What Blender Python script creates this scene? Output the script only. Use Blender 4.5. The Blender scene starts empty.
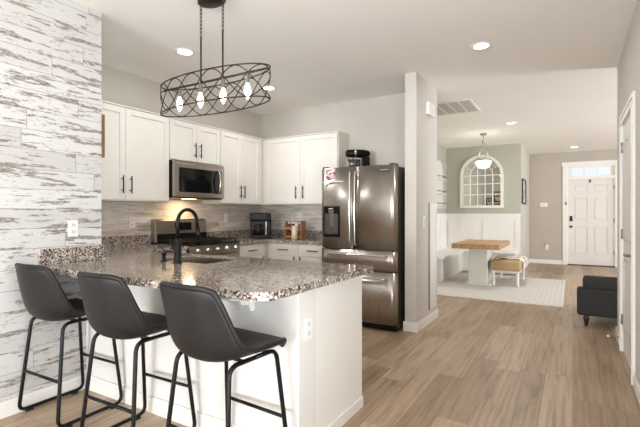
import bpy, bmesh, math, random
from mathutils import Vector, Matrix
random.seed(7)
PI = math.pi
S = bpy.context.scene
COL = S.collection

# ------------------------------------------------------------------ camera, world, lights
H = 1.25
cam_d = bpy.data.cameras.new('camera'); cam = bpy.data.objects.new('camera', cam_d); COL.objects.link(cam)
cam_d.sensor_width = 36.0; cam_d.lens = 424.0 / 640.0 * 36.0
cam_d.clip_start = 0.05; cam_d.clip_end = 100
cam.location = (0, 0, H); cam.rotation_euler = (PI/2, 0, math.radians(30.8))
S.camera = cam
S.view_settings.view_transform = 'Standard'; S.view_settings.look = 'None'
S.view_settings.exposure = 0.45; S.view_settings.gamma = 1.0; S.view_settings.use_curve_mapping = False
S.cycles.use_denoising = True
S.cycles.max_bounces = 10; S.cycles.diffuse_bounces = 6; S.cycles.glossy_bounces = 4
S.cycles.sample_clamp_indirect = 6.0

W = bpy.data.worlds.new('sky'); S.world = W; W.use_nodes = True
bg = W.node_tree.nodes['Background']; bg.inputs[0].default_value = (0.86, 0.93, 1.0, 1); bg.inputs[1].default_value = 0.8

def area(name, loc, rot, sx, sy, power, color=(1, 1, 1), shape='RECTANGLE'):
    d = bpy.data.lights.new(name, 'AREA'); d.shape = shape; d.size = sx
    if shape in ('RECTANGLE', 'ELLIPSE'): d.size_y = sy
    d.energy = power; d.color = color
    o = bpy.data.objects.new(name, d); COL.objects.link(o); o.location = loc; o.rotation_euler = rot
    return o
DAY = (0.88, 0.945, 1.0)
# area lights at unseen window openings; the rear pair is added to brighten the room
area('rear_window_fill', (-1.95, -6.6, 1.25), (PI/2+0.60, 0, 0), 1.5, 1.9, 300, DAY)  # added fill behind the camera, tilted up to lighten the ceiling
area('rear_door_fill', (-0.30, -6.6, 1.05), (PI/2+0.60, 0, 0), 1.0, 2.0, 190, DAY)  # second added fill behind the camera, also tilted up
area('daylight_side_window', (0.62, 0.10, 1.15), (PI/2+0.60, 0, PI/2), 2.2, 1.8, 92, DAY)
area('daylight_living_window', (5.5, 7.0, 1.40), (PI/2+0.75, 0, PI/2), 1.8, 1.7, 280, DAY)
area('daylight_living_patio', (5.5, 9.8, 1.40), (PI/2+0.6, 0, PI/2), 1.8, 1.7, 45, DAY)
CANS = [(-3.07, 2.72, 4), (-3.10, 4.01, 4), (-0.70, 3.97, 6), (-0.87, 7.61, 12), (0.025, 11.07, 1)]

# ------------------------------------------------------------------ helpers
def lin(c):
    return tuple(((v/255.0)/12.92 if v/255.0 <= 0.04045 else ((v/255.0+0.055)/1.055)**2.4) for v in c) + (1.0,)

class NT:
    def __init__(s, name):
        s.m = bpy.data.materials.new(name); s.m.use_nodes = True
        s.t = s.m.node_tree; s.b = s.t.nodes['Principled BSDF']
    def n(s, typ, **kw):
        x = s.t.nodes.new(typ)
        for k, v in kw.items(): setattr(x, k, v)
        return x
    def l(s, a, b): s.t.links.new(a, b)
    def put(s, sock, v):
        if hasattr(v, 'is_linked') or isinstance(v, bpy.types.NodeSocket): s.l(v, sock)
        else: sock.default_value = v
    def math(s, op, a, b=0.0, c=0.0):
        x = s.n('ShaderNodeMath', operation=op); s.put(x.inputs[0], a); s.put(x.inputs[1], b); s.put(x.inputs[2], c); return x.outputs[0]
    def pos(s):
        g = s.n('ShaderNodeNewGeometry'); q = s.n('ShaderNodeSeparateXYZ'); s.l(g.outputs['Position'], q.inputs[0]); return q.outputs
    def obj(s):
        return s.n('ShaderNodeTexCoord').outputs['Object']
    def vec(s, x, y, z=0.0):
        c = s.n('ShaderNodeCombineXYZ'); s.put(c.inputs[0], x); s.put(c.inputs[1], y); s.put(c.inputs[2], z); return c.outputs[0]
    def white(s, v):
        w = s.n('ShaderNodeTexWhiteNoise', noise_dimensions='3D'); s.l(v, w.inputs['Vector']); return w.outputs['Value']
    def noise(s, v, scale, detail=3.0, rough=0.55):
        x = s.n('ShaderNodeTexNoise'); s.l(v, x.inputs['Vector']); x.inputs['Scale'].default_value = scale
        x.inputs['Detail'].default_value = detail; x.inputs['Roughness'].default_value = rough; return x.outputs['Fac']
    def ramp(s, f, stops, interp='LINEAR'):
        r = s.n('ShaderNodeValToRGB'); r.color_ramp.interpolation = interp
        e = r.color_ramp.elements
        while len(e) > 1: e.remove(e[0])
        e[0].position = stops[0][0]; e[0].color = stops[0][1]
        for p, c in stops[1:]:
            k = e.new(p); k.color = c
        s.put(r.inputs[0], f); return r.outputs[0]
    def mix(s, f, a, b, mode='MIX'):
        x = s.n('ShaderNodeMix', data_type='RGBA', blend_type=mode)
        s.put(x.inputs[0], f); s.put(x.inputs[6], a); s.put(x.inputs[7], b); return x.outputs[2]
    def bump(s, h, strength=0.2, dist=0.01):
        x = s.n('ShaderNodeBump'); x.inputs['Strength'].default_value = strength; x.inputs['Distance'].default_value = dist
        s.l(h, x.inputs['Height']); s.l(x.outputs[0], s.b.inputs['Normal'])
    def col(s, v): s.put(s.b.inputs['Base Color'], v)
    def rough(s, v): s.put(s.b.inputs['Roughness'], v)

def pm(name, rgb, rough=0.5, metal=0.0, var=0.04, scale=30.0, bump=0.0, spec=None):
    """plain procedural material: a colour with slight noise variation"""
    t = NT(name); c = lin(rgb)
    f = t.noise(t.obj(), scale, 4.0)
    d = tuple(max(0, v*(1-var)) for v in c[:3]) + (1,); e = tuple(min(1, v*(1+var)) for v in c[:3]) + (1,)
    t.col(t.ramp(f, [(0.3, d), (0.7, e)])); t.rough(rough); t.b.inputs['Metallic'].default_value = metal
    if spec is not None: t.b.inputs['Specular IOR Level'].default_value = spec
    if bump: t.bump(f, bump, 0.004)
    return t.m

def emit(name, rgb, strength, base=(255, 255, 255)):
    t = NT(name); t.col(lin(base)); t.b.inputs['Emission Color'].default_value = lin(rgb); t.b.inputs['Emission Strength'].default_value = strength
    f = t.noise(t.obj(), 20.0); t.rough(t.math('MULTIPLY_ADD', f, 0.1, 0.3))
    return t.m

def planks(name, across, along, w, L, groove=0.012):
    """returns (NT, row id, plank random, seam factor, across coord, along coord)"""
    t = NT(name); P = t.pos()
    a = across(t, P); b = along(t, P)
    ra = t.math('DIVIDE', a, w); row = t.math('FLOOR', ra); fa = t.math('FRACT', ra)
    off = t.math('MULTIPLY', t.white(t.vec(row, 3.3, 1.7)), L*3.0)
    rb = t.math('DIVIDE', t.math('ADD', b, off), L); idx = t.math('FLOOR', rb); fb = t.math('FRACT', rb)
    rnd = t.white(t.vec(row, idx, 5.1))
    ea = t.math('MULTIPLY', t.math('MINIMUM', fa, t.math('SUBTRACT', 1.0, fa)), w)
    eb = t.math('MULTIPLY', t.math('MINIMUM', fb, t.math('SUBTRACT', 1.0, fb)), L)
    e = t.math('MINIMUM', ea, eb)
    seam = t.math('LESS_THAN', e, groove)
    return t, row, idx, rnd, seam, a, b

# ------------------------------------------------------------------ materials
M = {}
M['wall'] = pm('greige_wall_paint', (205, 199, 190), 0.85, var=0.015, scale=4)
M['wall_nook'] = pm('sage_wall_paint', (180, 178, 163), 0.85, var=0.015, scale=4)
M['wall_entry'] = pm('taupe_wall_paint', (184, 174, 162), 0.85, var=0.015, scale=4)
M['ceiling'] = pm('ceiling_paint', (245, 242, 238), 0.9, var=0.012, scale=3)
M['white'] = pm('white_trim_paint', (232, 228, 222), 0.45, var=0.012, scale=6)
M['door'] = pm('white_door_paint', (222, 216, 209), 0.45, var=0.012, scale=6)
M['cab'] = pm('warm_white_cabinet_paint', (236, 230, 221), 0.42, var=0.012, scale=5)
M['knee'] = pm('pale_grey_half_wall_paint', (222, 218, 213), 0.7, var=0.012, scale=5)
M['black'] = pm('matte_black_metal', (24, 23, 23), 0.38, 0.6, var=0.1)
M['bronze'] = pm('dark_bronze_metal', (58, 50, 45), 0.42, 0.7, var=0.15)
M['blackplastic'] = pm('black_plastic', (13, 12, 12), 0.3, var=0.1, spec=0.3)
M['blackglass'] = pm('black_glass', (14, 13, 13), 0.06, var=0.05)
M['rubber'] = pm('black_rubber', (22, 22, 22), 0.8)
M['chrome'] = pm('polished_chrome', (215, 212, 206), 0.12, 1.0, var=0.02)
M['nickel'] = pm('brushed_nickel', (160, 152, 142), 0.3, 1.0, var=0.04)
M['plate'] = pm('white_plastic', (236, 234, 230), 0.35, var=0.01)
M['slotdark'] = pm('socket_slot', (90, 86, 82), 0.5)
M['dark_wood'] = pm('dark_walnut', (52, 34, 26), 0.4, var=0.25, scale=18)
M['iron'] = pm('cast_iron', (18, 18, 18), 0.55, 0.2)
M['cushion'] = pm('charcoal_upholstery', (50, 48, 47), 0.95, var=0.12, scale=120, bump=0.15)
M['ceramic'] = pm('white_ceramic', (228, 226, 222), 0.25, var=0.02)
M['beige'] = pm('beige_ceramic', (222, 204, 172), 0.45, var=0.03)
M['sage_panel'] = pm('pale_sage_paint', (217, 215, 207), 0.55, var=0.02)
M['shade'] = emit('frosted_lit_glass', (255, 246, 232), 1.6)
M['bulb'] = emit('lit_bulb_glass', (255, 240, 220), 5.0)
M['lens'] = emit('lit_downlight_lens', (255, 244, 228), 5.0)
M['dim_lens'] = emit('lit_hood_lens', (255, 214, 160), 6.0)
M['redspice'] = pm('paprika', (120, 50, 40), 0.6, var=0.3, scale=200)
M['browns'] = pm('cinnamon', (110, 76, 50), 0.6, var=0.3, scale=200)
M['herb'] = pm('dried_herbs', (96, 100, 70), 0.7, var=0.3, scale=200)
M['throw'] = None

def m_wood(name, c1, c2, axis='x', scale=14, rough=0.5):
    t = NT(name); m = t.n('ShaderNodeMapping'); t.l(t.obj(), m.inputs[0])
    s = {'x': (1, 12, 12), 'y': (12, 1, 12), 'z': (12, 12, 1)}[axis]; m.inputs['Scale'].default_value = s
    f = t.noise(m.outputs[0], scale/6.0, 6.0, 0.6)
    t.col(t.ramp(f, [(0.3, lin(c1)), (0.7, lin(c2))])); t.rough(rough); return t.m
M['oak'] = m_wood('oak_table_top', (158, 120, 80), (198, 160, 116), 'y')
M['rackwood'] = m_wood('light_rack_wood', (146, 100, 62), (190, 144, 98), 'x')
M['signwood'] = m_wood('brown_sign_wood', (110, 84, 58), (146, 116, 84), 'z')

# floor
t, row, idx, rnd, seam, a, b = planks('oak_vinyl_planks', lambda t, P: P[0], lambda t, P: P[1], 0.18, 1.25, 0.0015)
base = t.ramp(rnd, [(0.0, lin((152, 128, 104))), (0.35, lin((178, 154, 129))), (0.7, lin((188, 166, 141))), (1.0, lin((164, 138, 112)))])
P = t.pos()
gv = t.vec(t.math('MULTIPLY', a, 48.0), t.math('MULTIPLY', b, 1.5), t.math('MULTIPLY', rnd, 40.0))
g = t.noise(gv, 1.0, 8.0, 0.62)
gv2 = t.vec(t.math('MULTIPLY', a, 11.0), t.math('MULTIPLY', b, 1.9), t.math('MULTIPLY', rnd, 90.0))
g2 = t.noise(gv2, 1.0, 4.0, 0.6)
c = t.mix(0.6, base, t.ramp(g, [(0.34, (0.42, 0.38, 0.34, 1)), (0.5, (0.92, 0.92, 0.92, 1)), (0.66, (1.15, 1.15, 1.15, 1))]), 'MULTIPLY')
c = t.mix(0.6, c, t.ramp(g2, [(0.30, (0.45, 0.42, 0.39, 1)), (0.42, (0.88, 0.87, 0.86, 1)), (0.55, (1, 1, 1, 1)), (1.0, (1.05, 1.05, 1.05, 1))]), 'MULTIPLY')
c = t.mix(t.math('MULTIPLY', seam, 0.55), c, lin((88, 68, 52)))
t.col(c); t.rough(t.math('MULTIPLY_ADD', g, 0.15, 0.33)); t.b.inputs['Specular IOR Level'].default_value = 0.4
t.bump(t.math('SUBTRACT', g, seam), 0.06, 0.003); M['floor'] = t.m

# distressed shiplap (rows stacked in z, boards along y)
t, row, idx, rnd, seam, a, b = planks('distressed_white_shiplap', lambda t, P: P[2], lambda t, P: P[1], 0.128, 1.15, 0.0016)
base = t.ramp(rnd, [(0.0, lin((196, 193, 190))), (0.5, lin((205, 203, 200))), (1.0, lin((212, 210, 208)))])
off = t.math('MULTIPLY', rnd, 37.0)
v1 = t.vec(off, t.math('MULTIPLY', b, 2.8), t.math('MULTIPLY', a, 24.0))
n1 = t.noise(v1, 1.0, 5.0, 0.62)
v2 = t.vec(off, t.math('MULTIPLY', b, 14.0), t.math('MULTIPLY', a, 60.0))
n2 = t.noise(v2, 1.0, 4.0, 0.7)
v3 = t.vec(off, t.math('MULTIPLY', b, 40.0), t.math('MULTIPLY', a, 110.0))
n3 = t.noise(v3, 1.0, 2.0, 0.6)
big = t.math('MULTIPLY_ADD', n2, 0.22, n1)                          # large worn streaks
wear = t.ramp(big, [(0.658, (0, 0, 0, 1)), (0.685, (1, 1, 1, 1))])
v4 = t.vec(off, t.math('MULTIPLY', b, 3.0), t.math('MULTIPLY', a, 14.0))
zone = t.ramp(t.noise(v4, 1.0, 2.0), [(0.46, (0, 0, 0, 1)), (0.54, (1, 1, 1, 1))])
speck = t.math('MULTIPLY', t.ramp(t.math('MULTIPLY_ADD', n2, 0.5, t.math('MULTIPLY', n3, 0.5)), [(0.54, (0, 0, 0, 1)), (0.58, (1, 1, 1, 1))]), zone)
woodc = t.ramp(n3, [(0.32, lin((84, 75, 68))), (0.5, lin((140, 130, 122))), (0.7, lin((182, 175, 168)))])
c = t.mix(t.math('MULTIPLY', speck, 0.7), base, woodc)
c = t.mix(t.math('MULTIPLY', wear, 0.9), c, woodc)
c = t.mix(t.math('MULTIPLY', seam, 0.75), c, lin((120, 112, 105)))
t.col(c); t.rough(0.7); t.bump(t.math('SUBTRACT', 0.0, t.math('ADD', wear, seam)), 0.15, 0.003); M['shiplap'] = t.m

# backsplash: weathered narrow boards, tiles running along either wall
t, row, idx, rnd, seam, a, b = planks('weathered_plank_tile', lambda t, P: P[2], lambda t, P: t.math('ADD', P[0], P[1]), 0.076, 0.62, 0.0010)
off = t.math('MULTIPLY', rnd, 53.0)
n1 = t.noise(t.vec(off, t.math('MULTIPLY', b, 4.0), t.math('MULTIPLY', a, 60.0)), 1.0, 6.0, 0.65)
base = t.ramp(rnd, [(0.0, lin((206, 194, 180))), (0.3, lin((226, 221, 214))), (0.6, lin((216, 206, 193))), (0.85, lin((232, 228, 223))), (1.0, lin((196, 180, 162)))])
c = t.mix(0.75, base, t.ramp(n1, [(0.34, (0.42, 0.39, 0.36, 1)), (0.5, (0.98, 0.98, 0.98, 1)), (0.7, (1.1, 1.1, 1.1, 1))]), 'MULTIPLY')
c = t.mix(t.math('MULTIPLY', seam, 0.4), c, lin((130, 120, 110)))
t.col(c); t.rough(0.4); M['splash'] = t.m

# granite
t = NT('speckled_granite'); g = t.n('ShaderNodeNewGeometry').outputs['Position']
vo = t.n('ShaderNodeTexVoronoi'); t.l(g, vo.inputs['Vector']); vo.inputs['Scale'].default_value = 135.0
sp = t.n('ShaderNodeSeparateColor'); t.l(vo.outputs['Color'], sp.inputs[0])
vo2 = t.n('ShaderNodeTexVoronoi'); t.l(g, vo2.inputs['Vector']); vo2.inputs['Scale'].default_value = 210.0
sp2 = t.n('ShaderNodeSeparateColor'); t.l(vo2.outputs['Color'], sp2.inputs[0])
big = t.noise(g, 22.0, 4.0, 0.6)
f = t.math('ADD', t.math('MULTIPLY', sp.outputs[0], 0.62), t.math('ADD', t.math('MULTIPLY', sp2.outputs[1], 0.30), t.math('MULTIPLY_ADD', big, 0.6, -0.28)))
c = t.ramp(f, [(0.0, lin((34, 30, 29))), (0.24, lin((84, 76, 72))), (0.36, lin((134, 118, 104))), (0.50, lin((168, 150, 134))), (0.64, lin((200, 192, 185))), (0.80, lin((226, 222, 218)))], 'CONSTANT')
t.col(c); t.rough(0.10); t.b.inputs['Specular IOR Level'].default_value = 0.5; M['granite'] = t.m

# stainless steel with vertical brushing
def steel(name, rgb, rough, axis):
    t = NT(name); m = t.n('ShaderNodeMapping'); t.l(t.obj(), m.inputs[0])
    m.inputs['Scale'].default_value = (60, 60, 1.0) if axis == 'z' else (1, 1, 60)
    f = t.noise(m.outputs[0], 3.0, 4.0, 0.6)
    c0 = lin(rgb); t.col(t.ramp(f, [(0.3, tuple(v*0.9 for v in c0[:3])+(1,)), (0.7, c0)]))
    t.rough(t.math('MULTIPLY_ADD', f, 0.10, rough)); t.b.inputs['Metallic'].default_value = 1.0
    if axis == 'z':
        tg = t.n('ShaderNodeTangent', direction_type='RADIAL', axis='Z'); t.l(tg.outputs[0], t.b.inputs['Tangent'])
        t.b.inputs['Anisotropic'].default_value = 0.75; t.b.inputs['Anisotropic Rotation'].default_value = 0.25
    return t.m
M['steel'] = steel('brushed_stainless', (184, 175, 166), 0.24, 'z')
M['steel_h'] = steel('brushed_stainless_wide', (182, 172, 162), 0.24, 'x')
M['steel_dark'] = pm('dark_grey_fridge_side', (92, 88, 84), 0.4, 0.6, var=0.03)

# leather
t = NT('black_brown_leather'); o = t.obj()
vo = t.n('ShaderNodeTexVoronoi'); t.l(o, vo.inputs['Vector']); vo.inputs['Scale'].default_value = 240
n = t.noise(o, 9.0, 5.0)
t.col(t.ramp(n, [(0.3, lin((24, 22, 21))), (0.7, lin((32, 29, 28)))])); t.rough(t.math('MULTIPLY_ADD', n, 0.14, 0.40)); t.b.inputs['Specular IOR Level'].default_value = 0.35
t.bump(vo.outputs['Distance'], 0.12, 0.002); M['leather'] = t.m

# rug
t = NT('pale_woven_rug'); P = t.pos()
u = t.math('MULTIPLY', P[0], 5.2); v = t.math('MULTIPLY', P[1], 5.2)
fu = t.math('ABSOLUTE', t.math('SUBTRACT', t.math('FRACT', u), 0.5)); fv = t.math('ABSOLUTE', t.math('SUBTRACT', t.math('FRACT', v), 0.5))
d = t.math('FRACT', t.math('MULTIPLY', t.math('ADD', fu, fv), 3.0))
g = t.n('ShaderNodeNewGeometry').outputs['Position']; n = t.noise(g, 60.0, 4.0, 0.7)
pat = t.ramp(t.math('MULTIPLY_ADD', n, 0.5, t.math('MULTIPLY', d, 0.6)), [(0.4, (0, 0, 0, 1)), (0.65, (1, 1, 1, 1))])
t.col(t.mix(pat, lin((186, 181, 175)), lin((218, 212, 204)))); t.rough(0.95); t.bump(n, 0.3, 0.004); M['rug'] = t.m

# burlap upholstery and printed throw
t = NT('tan_burlap'); o = t.obj(); n = t.noise(o, 160.0, 3.0)
wv = t.n('ShaderNodeTexWave'); t.l(o, wv.inputs['Vector']); wv.inputs['Scale'].default_value = 60
t.col(t.mix(0.4, t.ramp(n, [(0.3, lin((164, 136, 98))), (0.7, lin((188, 162, 124)))]), t.ramp(wv.outputs['Fac'], [(0, lin((170, 142, 104))), (1, lin((194, 168, 130)))]))); t.rough(0.95); M['burlap'] = t.m
t = NT('patterned_throw'); o = t.obj(); n = t.noise(o, 7.0, 3.0, 0.6)
t.col(t.ramp(n, [(0.40, lin((110, 96, 92))), (0.46, lin((190, 172, 164))), (0.52, lin((226, 218, 210))), (0.9, lin((232, 226, 220)))])); t.rough(0.95); M['throw'] = t.m
# mirror
t = NT('mirror_silver'); t.col(t.ramp(t.noise(t.obj(), 3.0), [(0.3, lin((226, 226, 222))), (0.7, lin((232, 232, 228)))])); t.b.inputs['Metallic'].default_value = 1.0; t.rough(0.02); M['mirror'] = t.m
# clear glass
def glass(name, tint, rough=0.02):
    t = NT(name); t.col(t.ramp(t.noise(t.obj(), 4.0), [(0.3, lin(tint)), (0.7, lin(tint))])); t.b.inputs['Transmission Weight'].default_value = 1.0
    t.b.inputs['IOR'].default_value = 1.45; t.rough(rough); return t.m
M['glass'] = glass('clear_glass', (250, 250, 250))
def pane_mat():
    t = NT('window_pane_glass'); tr = t.n('ShaderNodeBsdfTransparent'); gl = t.n('ShaderNodeBsdfGlossy'); gl.inputs['Roughness'].default_value = 0.03
    mx = t.n('ShaderNodeMixShader'); f = t.math('MULTIPLY_ADD', t.noise(t.obj(), 3.0), 0.02, 0.05); t.l(f, mx.inputs[0]); t.l(tr.outputs[0], mx.inputs[1]); t.l(gl.outputs[0], mx.inputs[2])
    out = [x for x in t.t.nodes if x.type == 'OUTPUT_MATERIAL'][0]; t.l(mx.outputs[0], out.inputs[0]); return t.m
M['pane'] = pane_mat()
# pictures
def picture(name, stops, scale):
    t = NT(name); n = t.noise(t.obj(), scale, 3.0, 0.6); t.col(t.ramp(n, stops)); t.rough(0.4); return t.m
M['photo_pink'] = picture('pink_floral_photo', [(0.40, lin((60, 36, 48))), (0.47, lin((206, 140, 160))), (0.52, lin((240, 214, 216))), (0.64, lin((250, 240, 236))), (0.7, lin((170, 70, 100)))], 28.0)
M['photo_grey'] = picture('grey_print', [(0.38, lin((90, 86, 82))), (0.5, lin((206, 202, 196))), (0.7, lin((236, 234, 230)))], 9.0)
M['photo_warm'] = picture('warm_print', [(0.38, lin((120, 92, 70))), (0.5, lin((214, 196, 174))), (0.7, lin((238, 230, 220)))], 7.0)

# ------------------------------------------------------------------ mesh helpers
def B(): return bmesh.new()
def box(bm, x0, x1, y0, y1, z0, z1, bev=0.0, seg=1):
    t = bmesh.new()
    bmesh.ops.create_cube(t, size=1.0)
    for v in t.verts:
        v.co = Vector(((x0+x1)/2 + v.co.x*abs(x1-x0), (y0+y1)/2 + v.co.y*abs(y1-y0), (z0+z1)/2 + v.co.z*abs(z1-z0)))
    if bev > 0: bmesh.ops.bevel(t, geom=list(t.edges), offset=bev, segments=seg, affect='EDGES', profile=0.5)
    merge(bm, t)
def merge(bm, t, mat=None):
    mp = {}
    for v in t.verts: mp[v] = bm.verts.new(mat @ v.co if mat else v.co)
    for f in t.faces:
        try:
            n = bm.faces.new([mp[v] for v in f.verts]); n.smooth = f.smooth
        except ValueError: pass
    t.free()
def frames(pts, closed):
    n = len(pts); T = []
    for i in range(n):
        a = pts[(i-1) % n] if (closed or i > 0) else pts[i]; b = pts[(i+1) % n] if (closed or i < n-1) else pts[i]
        T.append((b-a).normalized())
    up = Vector((0, 0, 1)) if abs(T[0].z) < 0.9 else Vector((1, 0, 0))
    N = (up - T[0]*up.dot(T[0])).normalized(); out = []
    for i in range(n):
        if i: N = (N - T[i]*N.dot(T[i])).normalized()
        out.append((N.copy(), T[i].cross(N).normalized()))
    return out
def tube(bm, pts, r, seg=8, closed=False, rr=None, flat=1.0):
    pts = [Vector(p) for p in pts]; F = frames(pts, closed); rings = []
    for i, p in enumerate(pts):
        q = rr[i] if rr else r
        rings.append([bm.verts.new(p + F[i][0]*q*math.cos(2*PI*k/seg) + F[i][1]*q*flat*math.sin(2*PI*k/seg)) for k in range(seg)])
    m = len(pts)
    for i in range(m if closed else m-1):
        A, C = rings[i], rings[(i+1) % m]
        for k in range(seg):
            f = bm.faces.new((A[k], A[(k+1) % seg], C[(k+1) % seg], C[k])); f.smooth = True
    if not closed:
        bm.faces.new(rings[0][::-1]); bm.faces.new(rings[-1])
def rounded(pts, r, n=5):
    """round the inner corners of a polyline"""
    pts = [Vector(p) for p in pts]; out = [pts[0]]
    for i in range(1, len(pts)-1):
        a, p, b = pts[i-1], pts[i], pts[i+1]
        d1 = (a-p); d2 = (b-p); q = min(r, d1.length*0.48, d2.length*0.48)
        s = p + d1.normalized()*q; e = p + d2.normalized()*q
        for k in range(n+1):
            u = k/n; out.append(s*(1-u)**2 + p*2*u*(1-u) + e*u*u)
    out.append(pts[-1]); return out
def lathe(bm, prof, seg=20, c=(0, 0, 0), axis='z', sx=1.0, sy=1.0):
    """prof: list of (radius, height)"""
    c = Vector(c); rings = []
    def put(r, h, k):
        a = 2*PI*k/seg; x, y = r*math.cos(a)*sx, r*math.sin(a)*sy
        return c + (Vector((x, y, h)) if axis == 'z' else Vector((x, h, y)) if axis == 'y' else Vector((h, x, y)))
    for r, h in prof:
        rings.append([bm.verts.new(put(max(r, 1e-4), h, k)) for k in range(seg)])
    for i in range(len(rings)-1):
        for k in range(seg):
            f = bm.faces.new((rings[i][k], rings[i][(k+1) % seg], rings[i+1][(k+1) % seg], rings[i+1][k])); f.smooth = True
    bm.faces.new(rings[0][::-1]); bm.faces.new(rings[-1])
def prism(bm, poly, h0, h1, plane='xy', bev=0.0):
    """extrude a polygon; plane xy -> z, xz -> y, yz -> x"""
    t = bmesh.new()
    def P(a, b, h): return (a, b, h) if plane == 'xy' else (a, h, b) if plane == 'xz' else (h, a, b)
    A = [t.verts.new(P(a, b, h0)) for a, b in poly]; C = [t.verts.new(P(a, b, h1)) for a, b in poly]
    t.faces.new(A); t.faces.new(C[::-1]); n = len(poly)
    for i in range(n): t.faces.new((A[i], C[i], C[(i+1) % n], A[(i+1) % n]))
    bmesh.ops.recalc_face_normals(t, faces=t.faces)
    if bev:
        e = [x for x in t.edges if abs(sum(1 for f in x.link_faces)) == 2 and x.calc_face_angle(0) > 0.9]
        bmesh.ops.bevel(t, geom=e, offset=bev, segments=2, affect='EDGES')
    merge(bm, t)
def finish(name, bm, mat, loc=(0, 0, 0), recalc=True):
    if recalc: bmesh.ops.recalc_face_normals(bm, faces=bm.faces)
    L = Vector(loc)
    for v in bm.verts: v.co -= L
    me = bpy.data.meshes.new(name); bm.to_mesh(me); bm.free(); me.materials.append(mat)
    o = bpy.data.objects.new(name, me); COL.objects.link(o); return o
ROOTLOC = {}
def thing(name, label, cat, loc=(0, 0, 0), group=None, rotz=0.0):
    o = bpy.data.objects.new(name, None); COL.objects.link(o); o.empty_display_size = 0.1
    o.location = loc; o.rotation_euler = (0, 0, rotz); o['label'] = label; o['category'] = cat
    if group: o['group'] = group
    ROOTLOC[o.name] = Vector(loc); return o
def part(name, bm, mat, root, local=False, label=None, kind=None):
    """mesh given in world coordinates (or local ones) as a child of root"""
    base = root
    while base.parent: base = base.parent
    o = finish(name, bm, mat, (0, 0, 0) if local else ROOTLOC[base.name]); o.parent = root
    if label: o['label'] = label
    if kind: o['kind'] = kind
    return o
def single(name, bm, mat, label, cat, loc, group=None):
    o = finish(name, bm, mat, loc); o.location = loc; o['label'] = label; o['category'] = cat
    if group: o['group'] = group
    return o
def struct(name, bm, mat, parent=None, label=None):
    o = finish(name, bm, mat)
    if parent: o.parent = parent
    else: o['kind'] = 'structure'
    if label: o['label'] = label
    return o
def dup(root, loc, rotz=0.0, label=None):
    r = root.copy(); COL.objects.link(r); r.location = loc; r.rotation_euler = (0, 0, rotz)
    if label: r['label'] = label
    for ch in list(root.children):
        c = ch.copy(); COL.objects.link(c); c.parent = r
        for g in list(ch.children):
            d = g.copy(); COL.objects.link(d); d.parent = c
    return r

CEIL = 2.74
# ------------------------------------------------------------------ room shell
bm = B(); box(bm, -4.3, 5.6, -6.8, 12.3, -0.12, 0.0); struct('floor', bm, M['floor'])
bm = B(); box(bm, -4.3, 5.6, -6.8, 12.3, CEIL, CEIL+0.12); struct('ceiling', bm, M['ceiling'])
SH = -3.0      # shiplap face
bm = B(); box(bm, SH-0.13, SH, -6.6, 1.87, 0, CEIL); struct('wall_left', bm, M['shiplap'], label='distressed white shiplap wall')
bm = B(); box(bm, -4.2, SH-0.13, 1.74, 1.868, 0, CEIL); struct('wall_kitchen_return', bm, M['wall'])
bm = B(); box(bm, -4.2, -4.05, 1.868, 5.15, 0, CEIL); struct('wall_kitchen_left', bm, M['wall'])
bm = B(); box(bm, -4.2, -1.415, 5.03, 5.15, 0, CEIL); struct('wall_kitchen_back', bm, M['wall'])
bm = B(); box(bm, -1.54, -1.415, 4.355, 5.03, 0, CEIL); struct('wall_fridge_side', bm, M['wall'])
bm = B(); box(bm, -2.62, -2.5, 5.15, 9.9, 0, CEIL); struct('wall_nook_left', bm, M['wall_nook'])
bm = B(); box(bm, -2.62, -0.95, 9.9, 10.02, 0, CEIL); struct('wall_nook_back', bm, M['wall_nook'])
bm = B(); box(bm, -1.07, -0.95, 10.02, 12.0, 0, CEIL); struct('wall_nook_right', bm, M['wall'])
# entry wall with the opening for the front door and its transom
DX0, DX1 = -0.10, 0.83
bm = B(); box(bm, -1.07, DX0-0.03, 12.0, 12.15, 0, CEIL); box(bm, DX1+0.03, 5.5, 12.0, 12.15, 0, CEIL); box(bm, DX0-0.03, DX1+0.03, 12.0, 12.15, 2.40, CEIL)
struct('wall_entry', bm, M['wall_entry'])
# right hand wall with its closet door opening
RX = 0.39; RY0, RY1 = 3.90, 4.69; REND = 5.26
WY0, WY1 = -1.05, 1.25
bm = B(); box(bm, RX, RX+0.13, -6.6, WY0, 0, CEIL); box(bm, RX, RX+0.13, WY1, RY0-0.02, 0, CEIL); box(bm, RX, RX+0.13, WY0, WY1, 0, 0.15); box(bm, RX, RX+0.13, WY0, WY1, 2.2, CEIL); box(bm, RX, RX+0.13, RY1+0.02, REND, 0, CEIL); box(bm, RX, RX+0.13, RY0-0.02, RY1+0.02, 2.05, CEIL)
struct('wall_right', bm, M['wall'])
bm = B(); box(bm, RX+0.13, 5.5, REND-0.13, REND, 0, CEIL); struct('wall_living_near', bm, M['wall'])
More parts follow.
